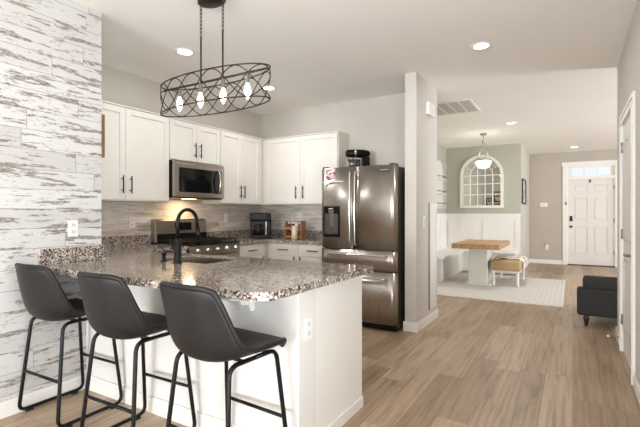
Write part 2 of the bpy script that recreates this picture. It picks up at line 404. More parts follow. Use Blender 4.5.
# living room wall with two windows, rear wall with a window and a glass door (all out of view; the rear openings are added for the fill light)
def holed(bm, axis, c0, c1, a0, a1, holes):
    def bx(p0, p1, z0, z1):
        if axis == 'x': box(bm, p0, p1, c0, c1, z0, z1)
        else: box(bm, c0, c1, p0, p1, z0, z1)
    cur = a0
    for h0, h1, z0, z1 in holes:
        bx(cur, h0, 0, CEIL)
        if z0 > 0: bx(h0, h1, 0, z0)
        bx(h0, h1, z1, CEIL); cur = h1
    bx(cur, a1, 0, CEIL)
bm = B(); holed(bm, 'y', 5.3, 5.42, REND, 12.0, [(6.1, 7.9, 0.6, 2.3), (8.9, 10.7, 0.6, 2.3)]); struct('wall_living_far', bm, M['wall'])
bm = B(); holed(bm, 'x', -6.5, -6.38, -3.13, RX+0.13, [(-2.7, -1.2, 0.4, 2.3), (-0.8, 0.2, 0.0, 2.15)]); struct('wall_rear', bm, M['wall_entry'])
def window(name, axis, c, a0, a1, z0, z1, n):
    bm = B()
    def bx(p0, p1, q0, q1, d=0.03):
        if axis == 'x': box(bm, p0, p1, c-d, c+d, q0, q1)
        else: box(bm, c-d, c+d, p0, p1, q0, q1)
    bx(a0, a0+0.06, z0, z1); bx(a1-0.06, a1, z0, z1); bx(a0+0.06, a1-0.06, z0, z0+0.06); bx(a0+0.06, a1-0.06, z1-0.06, z1)
    for k in range(1, n): q = a0+(a1-a0)*k/n; bx(q-0.02, q+0.02, z0+0.06, z1-0.06)
    zm = (z0+z1)/2; bx(a0+0.06, a1-0.06, zm-0.02, zm+0.02, 0.025)
    o = struct(name, bm, M['white'])
    return o
window('window_1', 'y', 5.36, 6.1, 7.9, 0.6, 2.3, 2); window('window_2', 'y', 5.36, 8.9, 10.7, 0.6, 2.3, 2)
window('added_window_3', 'x', -6.44, -2.7, -1.2, 0.4, 2.3, 2); window('added_window_4', 'x', -6.44, -0.8, 0.2, 0.0, 2.15, 1)  # unseen frames added around the rear fill lights

window('window_6', 'y', RX+0.065, WY0, WY1, 0.15, 2.2, 3)

# baseboards
BH, BT = 0.10, 0.014
def baseboard(name, segs):
    bm = B()
    for x0, x1, y0, y1 in segs:
        box(bm, x0, x1, y0, y1, 0.0, BH-0.02); 
        box(bm, x0+(0.004 if x1-x0 < 0.05 else 0), x1-(0.004 if x1-x0 < 0.05 else 0), y0+(0.004 if y1-y0 < 0.05 else 0), y1-(0.004 if y1-y0 < 0.05 else 0), BH-0.02, BH)
    struct(name, bm, M['white'])
baseboard('baseboard_left', [(SH, SH+BT, -6.38, 1.74)])
baseboard('baseboard_fridge_side', [(-1.556, -1.40, 4.34, 4.355), (-1.415, -1.40, 4.355, 5.15)])
baseboard('baseboard_kitchen_back', [(-2.5, -1.40, 5.15, 5.165)])
baseboard('baseboard_right', [(RX-BT, RX, -6.38, RY0-0.11), (RX-BT, RX, RY1+0.11, REND), (RX-BT, RX+0.13, REND, REND+BT)])
baseboard('baseboard_entry', [(-0.95, DX0-0.12, 12.0-BT, 12.0), (DX1+0.12, 5.3, 12.0-BT, 12.0)])
baseboard('baseboard_nook_right', [(-0.95, -0.95+BT, 9.9, 12.0-BT)])

# nook wainscot: board and batten panelling up to eye height
WZ = 1.25
bm = B()
box(bm, -2.5, -2.488, 5.2, 9.888, 0.10, WZ-0.03); box(bm, -2.5, -0.95, 9.888, 9.9, 0.10, WZ-0.03)
box(bm, -2.5, -2.455, 5.2, 9.86, WZ-0.03, WZ); box(bm, -2.5, -0.935, 9.858, 9.9, WZ-0.03, WZ)
for z0, z1 in ((WZ-0.15, WZ-0.03), (0.36, 0.50), (0.0, 0.14)):
    box(bm, -2.488, -2.47, 5.2, 9.888, z0, z1); box(bm, -2.47, -0.95, 9.87, 9.888, z0, z1)
for x in (-2.42, -1.66, -1.0): box(bm, x-0.045, x+0.045, 9.872, 9.888, 0.14, WZ-0.15)
for y in (5.3, 6.1, 6.9, 7.7, 8.5, 9.3): box(bm, -2.488, -2.472, y-0.045, y+0.045, 0.14, WZ-0.15)
struct('trim_1', bm, M['white'], label='white board and batten wainscot')

# front door, casing, transom
bm = B()
for x0, x1, z0, z1 in ((DX0-0.115, DX0-0.012, 0, 2.40), (DX1+0.012, DX1+0.115, 0, 2.40), (DX0-0.135, DX1+0.135, 2.40, 2.50), (DX0-0.012, DX1+0.012, 2.075, 2.15), (DX0-0.012, DX1+0.012, 2.36, 2.40)):
    box(bm, x0, x1, 11.975, 12.0, z0, z1, 0.004)
box(bm, DX0-0.03, DX0-0.005, 12.0, 12.1, 0, 2.4); box(bm, DX1+0.005, DX1+0.03, 12.0, 12.1, 0, 2.4); box(bm, DX0-0.005, DX1+0.005, 12.0, 12.1, 2.09, 2.13); box(bm, DX0-0.005, DX1+0.005, 12.0, 12.1, 2.37, 2.40)
struct('trim_2', bm, M['white'], label='white casing around the front door')
bm = B(); dw = DX1-DX0
for k in range(4):
    x = DX0 + 0.06 + (dw-0.12)*k/3; box(bm, x-0.012, x+0.012, 12.03, 12.06, 2.15, 2.36)
box(bm, DX0, DX0+0.05, 12.03, 12.06, 2.13, 2.37); box(bm, DX1-0.05, DX1, 12.03, 12.06, 2.13, 2.37)
win = struct('window_5', bm, M['white'], label='three light transom over the front door')
bm = B(); box(bm, DX0, DX1, 12.042, 12.048, 2.13, 2.37); struct('pane', bm, M['pane'], win)

def six_panel(bm, x0, x1, z0, z1, yf, t=0.04):
    """six panel door slab facing -y; front face at yf"""
    w = x1-x0; st = 0.115; mid = 0.11
    rows = [(0.24, 0.92), (1.06, 1.62), (1.74, 1.92)]
    box(bm, x0, x1, yf+0.020, yf+t, z0, z1)
    xs = [(x0, x0+st), (x0+w/2-mid/2, x0+w/2+mid/2), (x1-st, x1)]
    for a, b_ in xs: box(bm, a, b_, yf, yf+0.021, z0, z1)
    zs = [(z0, z0+0.24), (z0+0.92, z0+1.06), (z0+1.62, z0+1.74), (z0+1.92, z1)]
    cols = [(xs[0][1], xs[1][0]), (xs[1][1], xs[2][0])]
    for a, b_ in cols:
        for c0, c1 in zs: box(bm, a, b_, yf, yf+0.021, c0, c1)
        for c0, c1 in rows: box(bm, a+0.03, b_-0.03, yf+0.006, yf+0.021, z0+c0+0.03, z0+c1-0.03, 0.006)
bm = B(); six_panel(bm, DX0+0.003, DX1-0.003, 0.02, 2.075, 12.02)
d1 = struct('door_1', bm, M['door'], label='white six panel front door'); 
bm = B(); box(bm, DX0+0.035, DX0+0.095, 11.995, 12.02, 1.06, 1.19, 0.012, 2); struct('keypad_lock', bm, M['black'], d1, 'black keypad deadbolt')
bm = B(); lathe(bm, [(0.012, 0), (0.012, -0.03), (0.028, -0.035), (0.03, -0.06), (0.02, -0.07), (0.0, -0.071)], 14, (DX0+0.065, 12.02, 0.93), 'y'); struct('door_knob', bm, M['bronze'], d1, 'dark bronze knob')
for z in (0.28, 1.03, 1.82):
    bm = B(); box(bm, DX1-0.012, DX1+0.010, 11.99, 12.018, z, z+0.10); struct('hinge', bm, M['nickel'], d1)
bm = B(); box(bm, DX0+0.44, DX0+0.47, 12.0, 12.02, 1.99, 2.06, 0.004); single('door_sensor', bm, M['blackplastic'], 'small black sensor at the top middle of the front door', 'sensor', (DX0+0.455, 12.01, 1.99))
bm = B(); box(bm, DX0-0.055, DX0-0.03, 11.95, 11.975, 1.46, 1.53, 0.004); single('door_latch', bm, M['bronze'], 'small dark latch on the front door casing above the keypad', 'latch', (DX0-0.04, 11.96, 1.46))
bm = B(); box(bm, DX0-0.01, DX1+0.01, 11.94, 12.1, 0.0, 0.02); struct('trim_3', bm, M['bronze'], label='dark threshold under the front door')

# closet door in the right hand wall, hinges on its far edge
bm = B(); xc = RX-0.012
for y0, y1, z0, z1 in ((RY0-0.10, RY0-0.008, 0, 2.05), (RY1+0.008, RY1+0.10, 0, 2.05), (RY0-0.10, RY1+0.10, 2.05, 2.14)):
    box(bm, RX-0.017, RX, y0, y1, z0, z1, 0.003); box(bm, RX-0.024, RX-0.017, y0+0.012, y1-0.045 if z1 < 2.1 else y1-0.012, z0+(0 if z1 < 2.1 else 0.045), z1-0.012, 0.002)
box(bm, RX, RX+0.13, RY0-0.02, RY0-0.004, 0, 2.05); box(bm, RX, RX+0.13, RY1+0.004, RY1+0.02, 0, 2.05); box(bm, RX, RX+0.13, RY0-0.004, RY1+0.004, 2.035, 2.05)
struct('trim_4', bm, M['white'], label='white casing around the closet door')
bm = B(); box(bm, RX+0.004, RX+0.04, RY0, RY1, 0.012, 2.03)
def arch_outline(y0, y1, z0, z1, rise):
    p = [(y0, z0), (y1, z0), (y1, z1)]
    for k in range(1, 12):
        u = k/12.0; p.append((y1+(y0-y1)*u, z1 + rise*math.sin(PI*u)**0.8))
    p.append((y0, z1)); return p
for pl in (arch_outline(RY0+0.12, RY1-0.12, 1.02, 1.74, 0.13), [(RY0+0.12, 0.24), (RY1-0.12, 0.24), (RY1-0.12, 0.84), (RY0+0.12, 0.84)]):
    tube(bm, [(RX+0.004, y, z) for y, z in pl], 0.014, 8, True)
    cy = sum(p[0] for p in pl)/len(pl); cz = sum(p[1] for p in pl)/len(pl)
    prism(bm, [(cy+(y-cy)*0.82, cz+(z-cz)*0.88) for y, z in pl], RX-0.004, RX+0.006, 'yz')
d2 = struct('door_2', bm, M['door'], label='white closet door with an arched upper panel')
for z in (0.25, 1.02, 1.80):
    bm = B(); box(bm, RX-0.006, RX+0.004, RY1-0.022, RY1+0.006, z, z+0.09); tube(bm, [(RX-0.010, RY1+0.003, z), (RX-0.010, RY1+0.003, z+0.09)], 0.006, 8); struct('hinge', bm, M['nickel'], d2)
bm = B(); hy = RY0+0.07
lathe(bm, [(0.03, 0.004), (0.03, -0.006), (0.012, -0.012), (0.011, -0.05), (0.0, -0.052)], 14, (RX, hy, 0.93), 'x')
tube(bm, [(RX-0.048, hy-0.004, 0.93), (RX-0.05, hy+0.05, 0.932), (RX-0.045, hy+0.115, 0.925)], 0.008, 8); struct('door_handle', bm, M['nickel'], d2, 'brushed nickel lever handle')
# sprung door stop on the baseboard
ds = thing('door_stop', 'small sprung door stop on the baseboard beyond the closet door', 'door stop', (RX-BT, 4.93, 0.07))
bm = B(); pts = [(RX-BT-0.004-0.075*k/80, 4.93+0.006*math.cos(k*0.8), 0.07+0.006*math.sin(k*0.8)) for k in range(81)]; tube(bm, pts, 0.0016, 5); part('spring', bm, M['nickel'], ds)
bm = B(); lathe(bm, [(0.008, -0.072), (0.010, -0.074), (0.010, -0.09), (0.006, -0.094)], 12, (RX-BT, 4.93, 0.07), 'x'); part('rubber_tip', bm, M['plate'], ds)
bm = B(); lathe(bm, [(0.012, 0), (0.012, -0.004), (0.006, -0.008)], 12, (RX-BT, 4.93, 0.07), 'x'); part('base', bm, M['nickel'], ds)

# backsplash boards behind the counters
bm = B(); box(bm, -4.05, -4.04, 1.87, 5.03, 0.914, 1.372); box(bm, -4.04, -2.52, 5.02, 5.03, 0.914, 1.372); box(bm, -4.05, -4.04, 3.09, 3.85, 0.5, 0.914)
struct('trim_5', bm, M['splash'], label='weathered plank tile backsplash')

# ------------------------------------------------------------------ wall plates
def frame_axes(axis, c, sgn):
    """F(a, b, out): a along the wall, b up, out from the wall"""
    if axis == 'x': return lambda a, b, o: Vector((c + sgn*o, a, b))     # wall facing +-x, a = y
    return lambda a, b, o: Vector((a, c + sgn*o, b))                    # wall facing +-y, a = x
def fbox(bm, F, a0, a1, b0, b1, o0, o1, bev=0.0, seg=1):
    p, q = F(a0, b0, o0), F(a1, b1, o1)
    box(bm, min(p.x, q.x), max(p.x, q.x), min(p.y, q.y), max(p.y, q.y), min(p.z, q.z), max(p.z, q.z), bev, seg)
def outlet(F, a, z, label, kind='outlet', w=0.07, h=0.115):
    p = F(a, z, 0)
    r = thing('wall_outlet' if kind == 'outlet' else 'light_switch', label, kind, p)
    bm = B(); fbox(bm, F, a-w/2, a+w/2, z-h/2, z+h/2, 0.0005, 0.006, 0.002); part('cover_plate', bm, M['plate'], r)
    if kind == 'outlet':
        for dz in (-0.024, 0.024):
            bm = B(); fbox(bm, F, a-0.016, a+0.016, z+dz-0.014, z+dz+0.014, 0.006, 0.008, 0.0008); q = part('socket', bm, M['ceramic'], r)
            for dx in (-0.006, 0.006):
                bm = B(); fbox(bm, F, a+dx-0.0012, a+dx+0.0012, z+dz-0.003, z+dz+0.007, 0.0075, 0.0085); part('slot', bm, M['slotdark'], q)
    else:
        bm = B(); fbox(bm, F, a-0.016, a+0.016, z-0.032, z+0.032, 0.006, 0.0095, 0.001); part('rocker', bm, M['ceramic'], r)
    return r
outlet(frame_axes('x', SH, 1), 1.66, 1.145, 'white outlet on the shiplap wall above the granite splash')
outlet(frame_axes('x', -4.04, 1), 2.86, 1.155, 'white outlet on the backsplash between shiplap wall and range')
outlet(frame_axes('x', -4.04, 1), 4.28, 1.19, 'white light switch on the backsplash between range and coffee maker', 'switch')
outlet(frame_axes('y', 5.02, -1), -3.33, 1.20, 'white outlet on the backsplash above the spice rack')
outlet(frame_axes('x', -1.415, 1), 4.62, 1.16, 'white light switch on the wall beside the refrigerator', 'switch')
outlet(frame_axes('y', 12.0, -1), -0.56, 0.40, 'white outlet low on the entry wall')
KF = 1.755; KX = -1.17
outlet(frame_axes('x', KX, 1), 1.84, 0.66, 'white outlet on the end of the peninsula half wall')
F = frame_axes('x', -1.415, 1)
r = thing('door_chime', 'white door chime box high on the wall beside the refrigerator', 'door chime', F(4.78, 2.36, 0))
bm = B(); fbox(bm, F, 4.67, 4.90, 2.36, 2.50, 0.0005, 0.045, 0.006, 2); c_ = part('cover', bm, M['plate'], r)
bm = B()
for k in range(4): fbox(bm, F, 4.70, 4.87, 2.385+0.026*k, 2.390+0.026*k, 0.0445, 0.0465)
part('grille', bm, M['ceramic'], r)
# tall narrow board with measuring marks
r = thing('growth_chart', 'tall narrow white measuring board on the wall beside the refrigerator', 'growth chart', F(4.95, 0.15, 0))
bm = B(); fbox(bm, F, 4.80, 5.10, 0.15, 1.37, 0.0005, 0.012, 0.002); bd = part('board', bm, M['knee'], r)
bm = B(); fbox(bm, F, 4.792, 4.7995, 0.15, 1.37, 0.0005, 0.016); part('edge_strip', bm, M['nickel'], r)
bm = B()
for k in range(40):
    L = 0.06 if k % 5 == 0 else 0.035; fbox(bm, F, 5.08-L, 5.08, 0.20+0.028*k, 0.204+0.028*k, 0.012, 0.013)
part('tick_mark', bm, M['slotdark'], r, kind='stuff')
# thermostat on the entry wall
F = frame_axes('y', 12.0, -1)
r = thing('thermostat', 'white wall thermostat on the taupe entry wall', 'thermostat', F(-0.62, 1.42, 0))
bm = B(); fbox(bm, F, -0.70, -0.54, 1.42, 1.52, 0.0005, 0.028, 0.006, 2); part('housing', bm, M['plate'], r)
bm = B(); fbox(bm, F, -0.665, -0.60, 1.455, 1.50, 0.028, 0.0295); part('screen', bm, M['sage_panel'], r)
r = thing('plug_in_freshener', 'small white plug-in device in the entry wall outlet', 'air freshener', F(-0.56, 0.41, 0.008))
bm = B(); fbox(bm, F, -0.585, -0.535, 0.405, 0.46, 0.0095, 0.05, 0.008, 2); part('housing', bm, M['plate'], r)
bm = B(); fbox(bm, F, -0.575, -0.545, 0.46, 0.50, 0.018, 0.045, 0.006, 2); part('bottle', bm, M['beige'], r)

# ------------------------------------------------------------------ ceiling fixtures
def can(x, y, w, label):
    r = thing('recessed_ceiling_light', label, 'ceiling light', (x, y, CEIL), 'recessed ceiling lights')
    bm = B(); lathe(bm, [(0.062, -0.001), (0.095, -0.001), (0.095, -0.006), (0.085, -0.009), (0.066, -0.004)], 28, (x, y, CEIL)); part('trim_ring', bm, M['plate'], r)
    bm = B(); lathe(bm, [(0.068, -0.002), (0.066, -0.0045), (0.0, -0.0055)], 28, (x, y, CEIL)); part('lens', bm, M['lens'], r)
    a = area('downlight', (x, y, CEIL-0.014), (0, 0, 0), 0.12, 0.12, w, (0.92, 0.96, 1.0), 'DISK'); return r
LAB = ['round recessed ceiling light above the sink end of the kitchen', 'round recessed ceiling light over the kitchen corner by the range', 'round recessed ceiling light in front of the refrigerator wall', 'round recessed ceiling light between the return vent and dining nook', 'round recessed ceiling light before the front door']
for i, (x, y, w) in enumerate(CANS):
    can(x, y, w, LAB[i])
# return air grille
r = thing('return_air_grille', 'large white slatted return air grille on the ceiling', 'vent', (-1.45, 6.08, CEIL))
x0, x1, y0, y1 = -1.78, -1.14, 5.72, 6.44
bm = B()
for a0, a1, b0, b1 in ((x0, x1, y0, y0+0.035), (x0, x1, y1-0.035, y1), (x0, x0+0.035, y0+0.035, y1-0.035), (x1-0.035, x1, y0+0.035, y1-0.035)): box(bm, a0, a1, b0, b1, CEIL-0.012, CEIL-0.0005, 0.003)
for k in (1, 2, 3):
    x = x0+0.035+(x1-x0-0.07)*k/4; box(bm, x-0.007, x+0.007, y0+0.035, y1-0.035, CEIL-0.011, CEIL-0.0005)
part('frame', bm, M['white'], r)
bm = B(); n = 30
for k in range(n):
    y = y0+0.04+(y1-y0-0.08)*(k+0.5)/n; q = [(y-0.009, CEIL-0.002), (y+0.004, CEIL-0.009), (y+0.006, CEIL-0.008), (y-0.007, CEIL-0.001)]
    prism(bm, q, x0+0.035, x1-0.035, 'yz')
part('louvre', bm, M['wall'], r)
bm = B(); box(bm, x0+0.03, x1-0.03, y0+0.03, y1-0.03, CEIL-0.0012, CEIL-0.0002); part('filter', bm, M['slotdark'], r)

# ------------------------------------------------------------------ cabinets
def pull(bm, F, a, z, L, vertical, o0):
    """bar pull: a bar on two posts"""
    r = 0.006; po = o0+0.032
    if vertical:
        tube(bm, [F(a, z-L/2, po), F(a, z+L/2, po)], r, 8)
        for d in (-L*0.32, L*0.32): tube(bm, [F(a, z+d, o0+0.0003), F(a, z+d, po)], 0.005, 6)
    else:
        tube(bm, [F(a-L/2, z, po), F(a+L/2, z, po)], r, 8)
        for d in (-L*0.32, L*0.32): tube(bm, [F(a+d, z, o0+0.0003), F(a+d, z, po)], 0.005, 6)
def shaker(bm, F, a0, a1, z0, z1, o0, th=0.02, st=0.058):
    fbox(bm, F, a0, a0+st, z0, z1, o0, o0+th, 0.0015); fbox(bm, F, a1-st, a1, z0, z1, o0, o0+th, 0.0015)
    fbox(bm, F, a0+st, a1-st, z1-st, z1, o0, o0+th, 0.0015); fbox(bm, F, a0+st, a1-st, z0, z0+st, o0, o0+th, 0.0015)
    fbox(bm, F, a0+st-0.004, a1-st+0.004, z0+st-0.004, z1-st+0.004, o0, o0+0.009)
def upper(label, F, a0, a1, z0, z1, depth, doors, hz, lo=None):
    """F's out=0 is the wall; doors: list of (a0, a1, handle a)"""
    r = thing('upper_cabinet', label, 'cabinet', F((a0+a1)/2, z0, depth/2), 'white upper kitchen cabinets')
    bm = B(); fbox(bm, F, a0+0.0008, a1-0.0008, z0, z1, 0.0008, depth-0.02, 0.001)
    part('body', bm, M['cab'], r)
    bm = B(); fbox(bm, F, a0+0.001, a1-0.001, z1, z1+0.012, 0.0008, depth+0.006); part('top_trim', bm, M['cab'], r)
    for d0, d1, ha in doors:
        bm = B(); shaker(bm, F, d0+0.002, d1-0.002, z0+0.012, z1-0.006, depth-0.02); d = part('door', bm, M['cab'], r)
        bm = B(); pull(bm, F, ha, hz, 0.17, True, depth); part('handle', bm, M['black'], d)
    return r
FL = frame_axes('x', -4.05, 1); FB = frame_axes('y', 5.03, -1)
UZ0, UZ1 = 1.372, 2.28
upper('tall white two-door upper cabinet between shiplap wall and microwave', FL, 1.90, 3.085, UZ0, UZ1, 0.33, [(2.04, 2.565, 2.52), (2.565, 3.08, 2.61)], 1.53)
upper('short white two-door upper cabinet directly above the microwave', FL, 3.085, 3.855, 1.83, UZ1, 0.33, [(3.09, 3.47, 3.43), (3.47, 3.85, 3.51)], 1.97)
upper('white two-door upper cabinet between microwave and kitchen corner', FL, 3.855, 4.69, UZ0, UZ1, 0.33, [(3.86, 4.235, 4.20), (4.235, 4.61, 4.27)], 1.53)
upper('white two-door upper cabinet over the spice rack beside the refrigerator', FB, -4.04, -2.54, UZ0, UZ1, 0.33, [(-3.665, -3.11, -3.165), (-3.11, -2.55, -3.055)], 1.53)

def base_cab(label, F, a0, a1, depth, fronts):
    r = thing('base_cabinet', label, 'cabinet', F((a0+a1)/2, 0, depth/2), 'white base kitchen cabinets')
    bm = B(); fbox(bm, F, a0+0.001, a1-0.001, 0.10, 0.873, 0.0008, depth-0.02); fbox(bm, F, a0+0.001, a1-0.001, 0.0, 0.10, 0.0008, depth-0.08)
    part('body', bm, M['cab'], r)
    for kind, d0, d1, z0, z1, ha, hz in fronts:
        bm = B()
        if kind == 'drawer': fbox(bm, F, d0+0.002, d1-0.002, z0, z1, depth-0.02, depth, 0.002)
        else: shaker(bm, F, d0+0.002, d1-0.002, z0, z1, depth-0.02)
        d = part(kind, bm, M['cab'], r)
        bm = B(); pull(bm, F, ha, hz, 0.16, kind == 'door', depth); part('handle', bm, M['black'], d)
    return r
base_cab('white drawer base cabinet under the counter between range and corner', FL, 3.86, 4.42, 0.61, [('drawer', 3.87, 4.37, 0.72, 0.862, 4.10, 0.79), ('door', 3.87, 4.37, 0.11, 0.712, 4.31, 0.62)])
base_cab('white two-drawer base cabinet under the spice rack beside the refrigerator', FB, -4.045, -2.505, 0.61, [('drawer', -3.40, -2.955, 0.72, 0.862, -3.17, 0.79), ('drawer', -2.955, -2.51, 0.72, 0.862, -2.73, 0.79), ('door', -3.40, -2.955, 0.11, 0.712, -3.0, 0.63), ('door', -2.955, -2.51, 0.11, 0.712, -2.91, 0.63)])
base_cab('white base cabinet at the near side of the range under the granite', FL, 2.52, 3.08, 0.61, [('drawer', 2.53, 3.07, 0.72, 0.862, 2.80, 0.79), ('door', 2.53, 3.07, 0.11, 0.712, 3.0, 0.62)])

# peninsula: half wall plus cabinets behind it
bm = B(); box(bm, SH+0.001, KX, KF, 1.92, 0, 0.873, 0.002); hw = struct('wall_peninsula', bm, M['knee'], label='pale half wall under the peninsula counter')
baseboard('baseboard_peninsula', [(SH+BT, KX+BT, KF-BT, KF), (KX, KX+BT, KF, 1.922)])
r = thing('peninsula_cabinet', 'white sink base cabinets behind the peninsula half wall', 'cabinet', (-2.6, 2.2, 0))
bm = B(); box(bm, -4.045, KX-0.012, 1.922, 2.48, 0.10, 0.60); box(bm, -4.045, -2.78, 1.922, 2.48, 0.60, 0.873); box(bm, -1.83, KX-0.012, 1.922, 2.48, 0.60, 0.873); box(bm, -2.78, -1.83, 2.47, 2.48, 0.60, 0.873); box(bm, -4.045, KX-0.012, 1.922, 2.42, 0.0, 0.10); part('body', bm, M['cab'], r)
bm = B(); box(bm, KX-0.012, KX-0.004, 1.922, 2.50, 0.0, 0.873); part('end_panel', bm, M['white'], r)
bm = B(); box(bm, KX-0.004, KX+0.008, 1.923, 2.50, 0.0, 0.07, 0.003); part('base_moulding', bm, M['white'], r)
FP = frame_axes('y', 1.87, 1)
for k in range(4):
    a0 = -3.37 + 0.545*k; bm = B(); shaker(bm, FP, a0, a0+0.54, 0.11, 0.862, 0.61); d = part('door', bm, M['cab'], r)
    bm = B(); pull(bm, FP, a0+(0.49 if k % 2 == 0 else 0.05), 0.74, 0.16, True, 0.63); part('handle', bm, M['black'], d)
# corbels under the overhang
def corbel(x, label):
    bm = B(); z = 0.8735
    p = [(KF-0.001, z), (KF-0.26, z), (KF-0.26, z-0.022), (KF-0.20, z-0.028), (KF-0.185, z-0.055), (KF-0.12, z-0.065), (KF-0.105, z-0.09), (KF-0.045, z-0.10), (KF-0.03, z-0.135), (KF-0.001, z-0.14)]
    prism(bm, p, x-0.04, x+0.04, 'yz', 0.003)
    single('counter_corbel', bm, M['white'], label, 'corbel', (x, KF, 0.733))
corbel(-1.49, 'white stepped corbel under the granite overhang by the end stool')

# granite counters
def ell(pts, corner):  # replace corner index with an arc
    return pts
SX0, SX1, SY0, SY1 = -2.62, -2.10, 2.05, 2.37
bm = B()
r_ = 0.10; cx, cy = -1.10-r_, 1.40+r_
arc = [(cx + r_*math.sin(a), cy - r_*math.cos(a)) for a in [PI/2*k/8 for k in range(9)]]
front = [(SH+0.001, 1.40)] + arc + [(-1.10, SY0), (SH+0.001, SY0)]
ZT0, ZT1 = 0.874, 0.914
prism(bm, front, ZT0, ZT1, 'xy', 0.004)
box(bm, SH+0.001, SX0, SY0, SY1, ZT0, ZT1); box(bm, SX1, -1.10, SY0, SY1, ZT0, ZT1)
box(bm, -4.038, -1.10, SY1, 2.51, ZT0, ZT1); box(bm, -4.038, SH+0.001, 1.872, SY1, ZT0, ZT1)
box(bm, -4.038, -3.41, 2.51, 3.085, ZT0, ZT1)
single('peninsula_countertop', bm, M['granite'], 'speckled granite countertop of the peninsula with rounded corner and sink', 'countertop', (-2.0, 2.0, ZT0))
bm = B(); prism(bm, [(-4.038, 3.858), (-3.41, 3.858), (-3.41, 4.39), (-2.505, 4.39), (-2.505, 5.018), (-4.038, 5.018)], ZT0, ZT1, 'xy', 0.003)
single('corner_countertop', bm, M['granite'], 'speckled granite countertop in the kitchen corner under the coffee maker', 'countertop', (-3.7, 4.6, ZT0))
bm = B(); box(bm, SH, SH+0.022, 1.435, 1.872, ZT1, 1.016, 0.002); struct('trim_6', bm, M['granite'], label='granite splash on the shiplap wall')
bm = B(); box(bm, -4.04, -4.018, 1.872, 3.085, ZT1, 1.016, 0.002); box(bm, -4.04, -4.018, 3.858, 5.02, ZT1, 1.016, 0.002); box(bm, -4.018, -2.505, 4.998, 5.02, ZT1, 1.016, 0.002); box(bm, -4.018, SH+0.022, 1.868, 1.89, ZT1, 1.016, 0.002)
struct('trim_7', bm, M['granite'], label='granite splash along the kitchen walls')
# sink
bm = B(); zb = 0.70
box(bm, SX0+0.001, SX0+0.006, SY0+0.001, SY1-0.001, zb, ZT1-0.006); box(bm, SX1-0.006, SX1-0.001, SY0+0.001, SY1-0.001, zb, ZT1-0.006); box(bm, SX0+0.006, SX1-0.006, SY0+0.001, SY0+0.006, zb, ZT1-0.006); box(bm, SX0+0.006, SX1-0.006, SY1-0.006, SY1-0.001, zb, ZT1-0.006); box(bm, SX0+0.001, SX1-0.001, SY0+0.001, SY1-0.001, zb-0.006, zb); box(bm, -2.375, -2.345, SY0+0.006, SY1-0.006, zb, 0.85)
r = thing('kitchen_sink', 'stainless double bowl sink set in the peninsula granite', 'sink', (-2.36, 2.21, zb-0.006))
part('basin', bm, M['steel_h'], r)
for x in (-2.49, -2.22):
    bm = B(); lathe(bm, [(0.05, 0.0002), (0.05, 0.003), (0.03, 0.001), (0.0, 0.001)], 18, (x, 2.22, zb)); part('drain', bm, M['chrome'], r)
# faucet
r = thing('kitchen_faucet', 'tall matte black gooseneck faucet on the peninsula', 'faucet', (-2.30, 1.975, ZT1))
fx, fy = -2.30, 1.975
bm = B(); lathe(bm, [(0.030, 0.0003), (0.030, 0.008), (0.025, 0.014), (0.025, 0.16), (0.021, 0.165), (0.0, 0.166)], 18, (fx, fy, ZT1)); part('body', bm, M['black'], r)
pts = [(fx, fy, ZT1+0.16), (fx, fy, ZT1+0.278)]
R_ = 0.085
pts += [(fx, fy+R_-R_*math.cos(a), ZT1+0.278+R_*math.sin(a)) for a in [PI*k/14 for k in range(1, 14)]]
pts += [(fx, fy+2*R_, ZT1+0.278), (fx, fy+2*R_+0.006, ZT1+0.24)]
bm = B(); tube(bm, pts, 0.0125, 12); sp_ = part('spout', bm, M['black'], r)
bm = B(); tube(bm, [(fx, fy+2*R_+0.005, ZT1+0.245), (fx, fy+2*R_+0.012, ZT1+0.19), (fx, fy+2*R_+0.015, ZT1+0.165)], 0.017, 12, rr=[0.0135, 0.018, 0.016]); part('spray_head', bm, M['black'], r)
bm = B(); tube(bm, [(fx-0.02, fy, ZT1+0.10), (fx-0.05, fy, ZT1+0.10)], 0.013, 10); tube(bm, [(fx-0.043, fy, ZT1+0.10), (fx-0.055, fy-0.02, ZT1+0.16)], 0.006, 8); part('lever', bm, M['black'], r)
# soap pump beside the faucet
r = thing('soap_dispenser', 'short black soap pump on the peninsula beside the faucet', 'soap dispenser', (-2.47, 2.0, ZT1))
bm = B(); lathe(bm, [(0.022, 0.0003), (0.022, 0.006), (0.013, 0.01), (0.012, 0.045), (0.017, 0.048), (0.017, 0.062), (0.0, 0.064)], 14, (-2.47, 2.0, ZT1)); part('pump', bm, M['black'], r)
bm = B(); tube(bm, [(-2.47, 2.0, ZT1+0.06), (-2.47, 2.03, ZT1+0.068), (-2.47, 2.075, ZT1+0.06)], 0.006, 8); part('nozzle', bm, M['black'], r)

# ------------------------------------------------------------------ range and microwave
r = thing('gas_range', 'stainless range with black cooktop and tall backguard', 'range', (-3.73, 3.47, 0))
y0, y1 = 3.092, 3.852; xf = -3.40
bm = B(); box(bm, -4.035, xf-0.04, y0, y1, 0.08, 0.905, 0.003); part('body', bm, M['blackplastic'], r)
bm = B(); box(bm, -4.035, xf-0.08, y0+0.02, y1-0.02, 0.0, 0.08); part('plinth', bm, M['blackplastic'], r)
bm = B(); box(bm, -4.035, xf-0.005, y0, y1, 0.905, 0.93, 0.006, 2); part('cooktop', bm, M['blackglass'], r)
bm = B(); prism(bm, [(-4.035, 0.93), (-3.945, 0.93), (-3.965, 1.165), (-3.985, 1.185), (-4.035, 1.185)], y0, y1, 'xz', 0.004); bg_ = part('backguard', bm, M['steel_h'], r)
bm = B(); prism(bm, [(-3.953, 1.055), (-3.949, 1.055), (-3.957, 1.145), (-3.961, 1.145)], 3.36, 3.60, 'xz'); part('clock_display', bm, M['blackglass'], bg_)
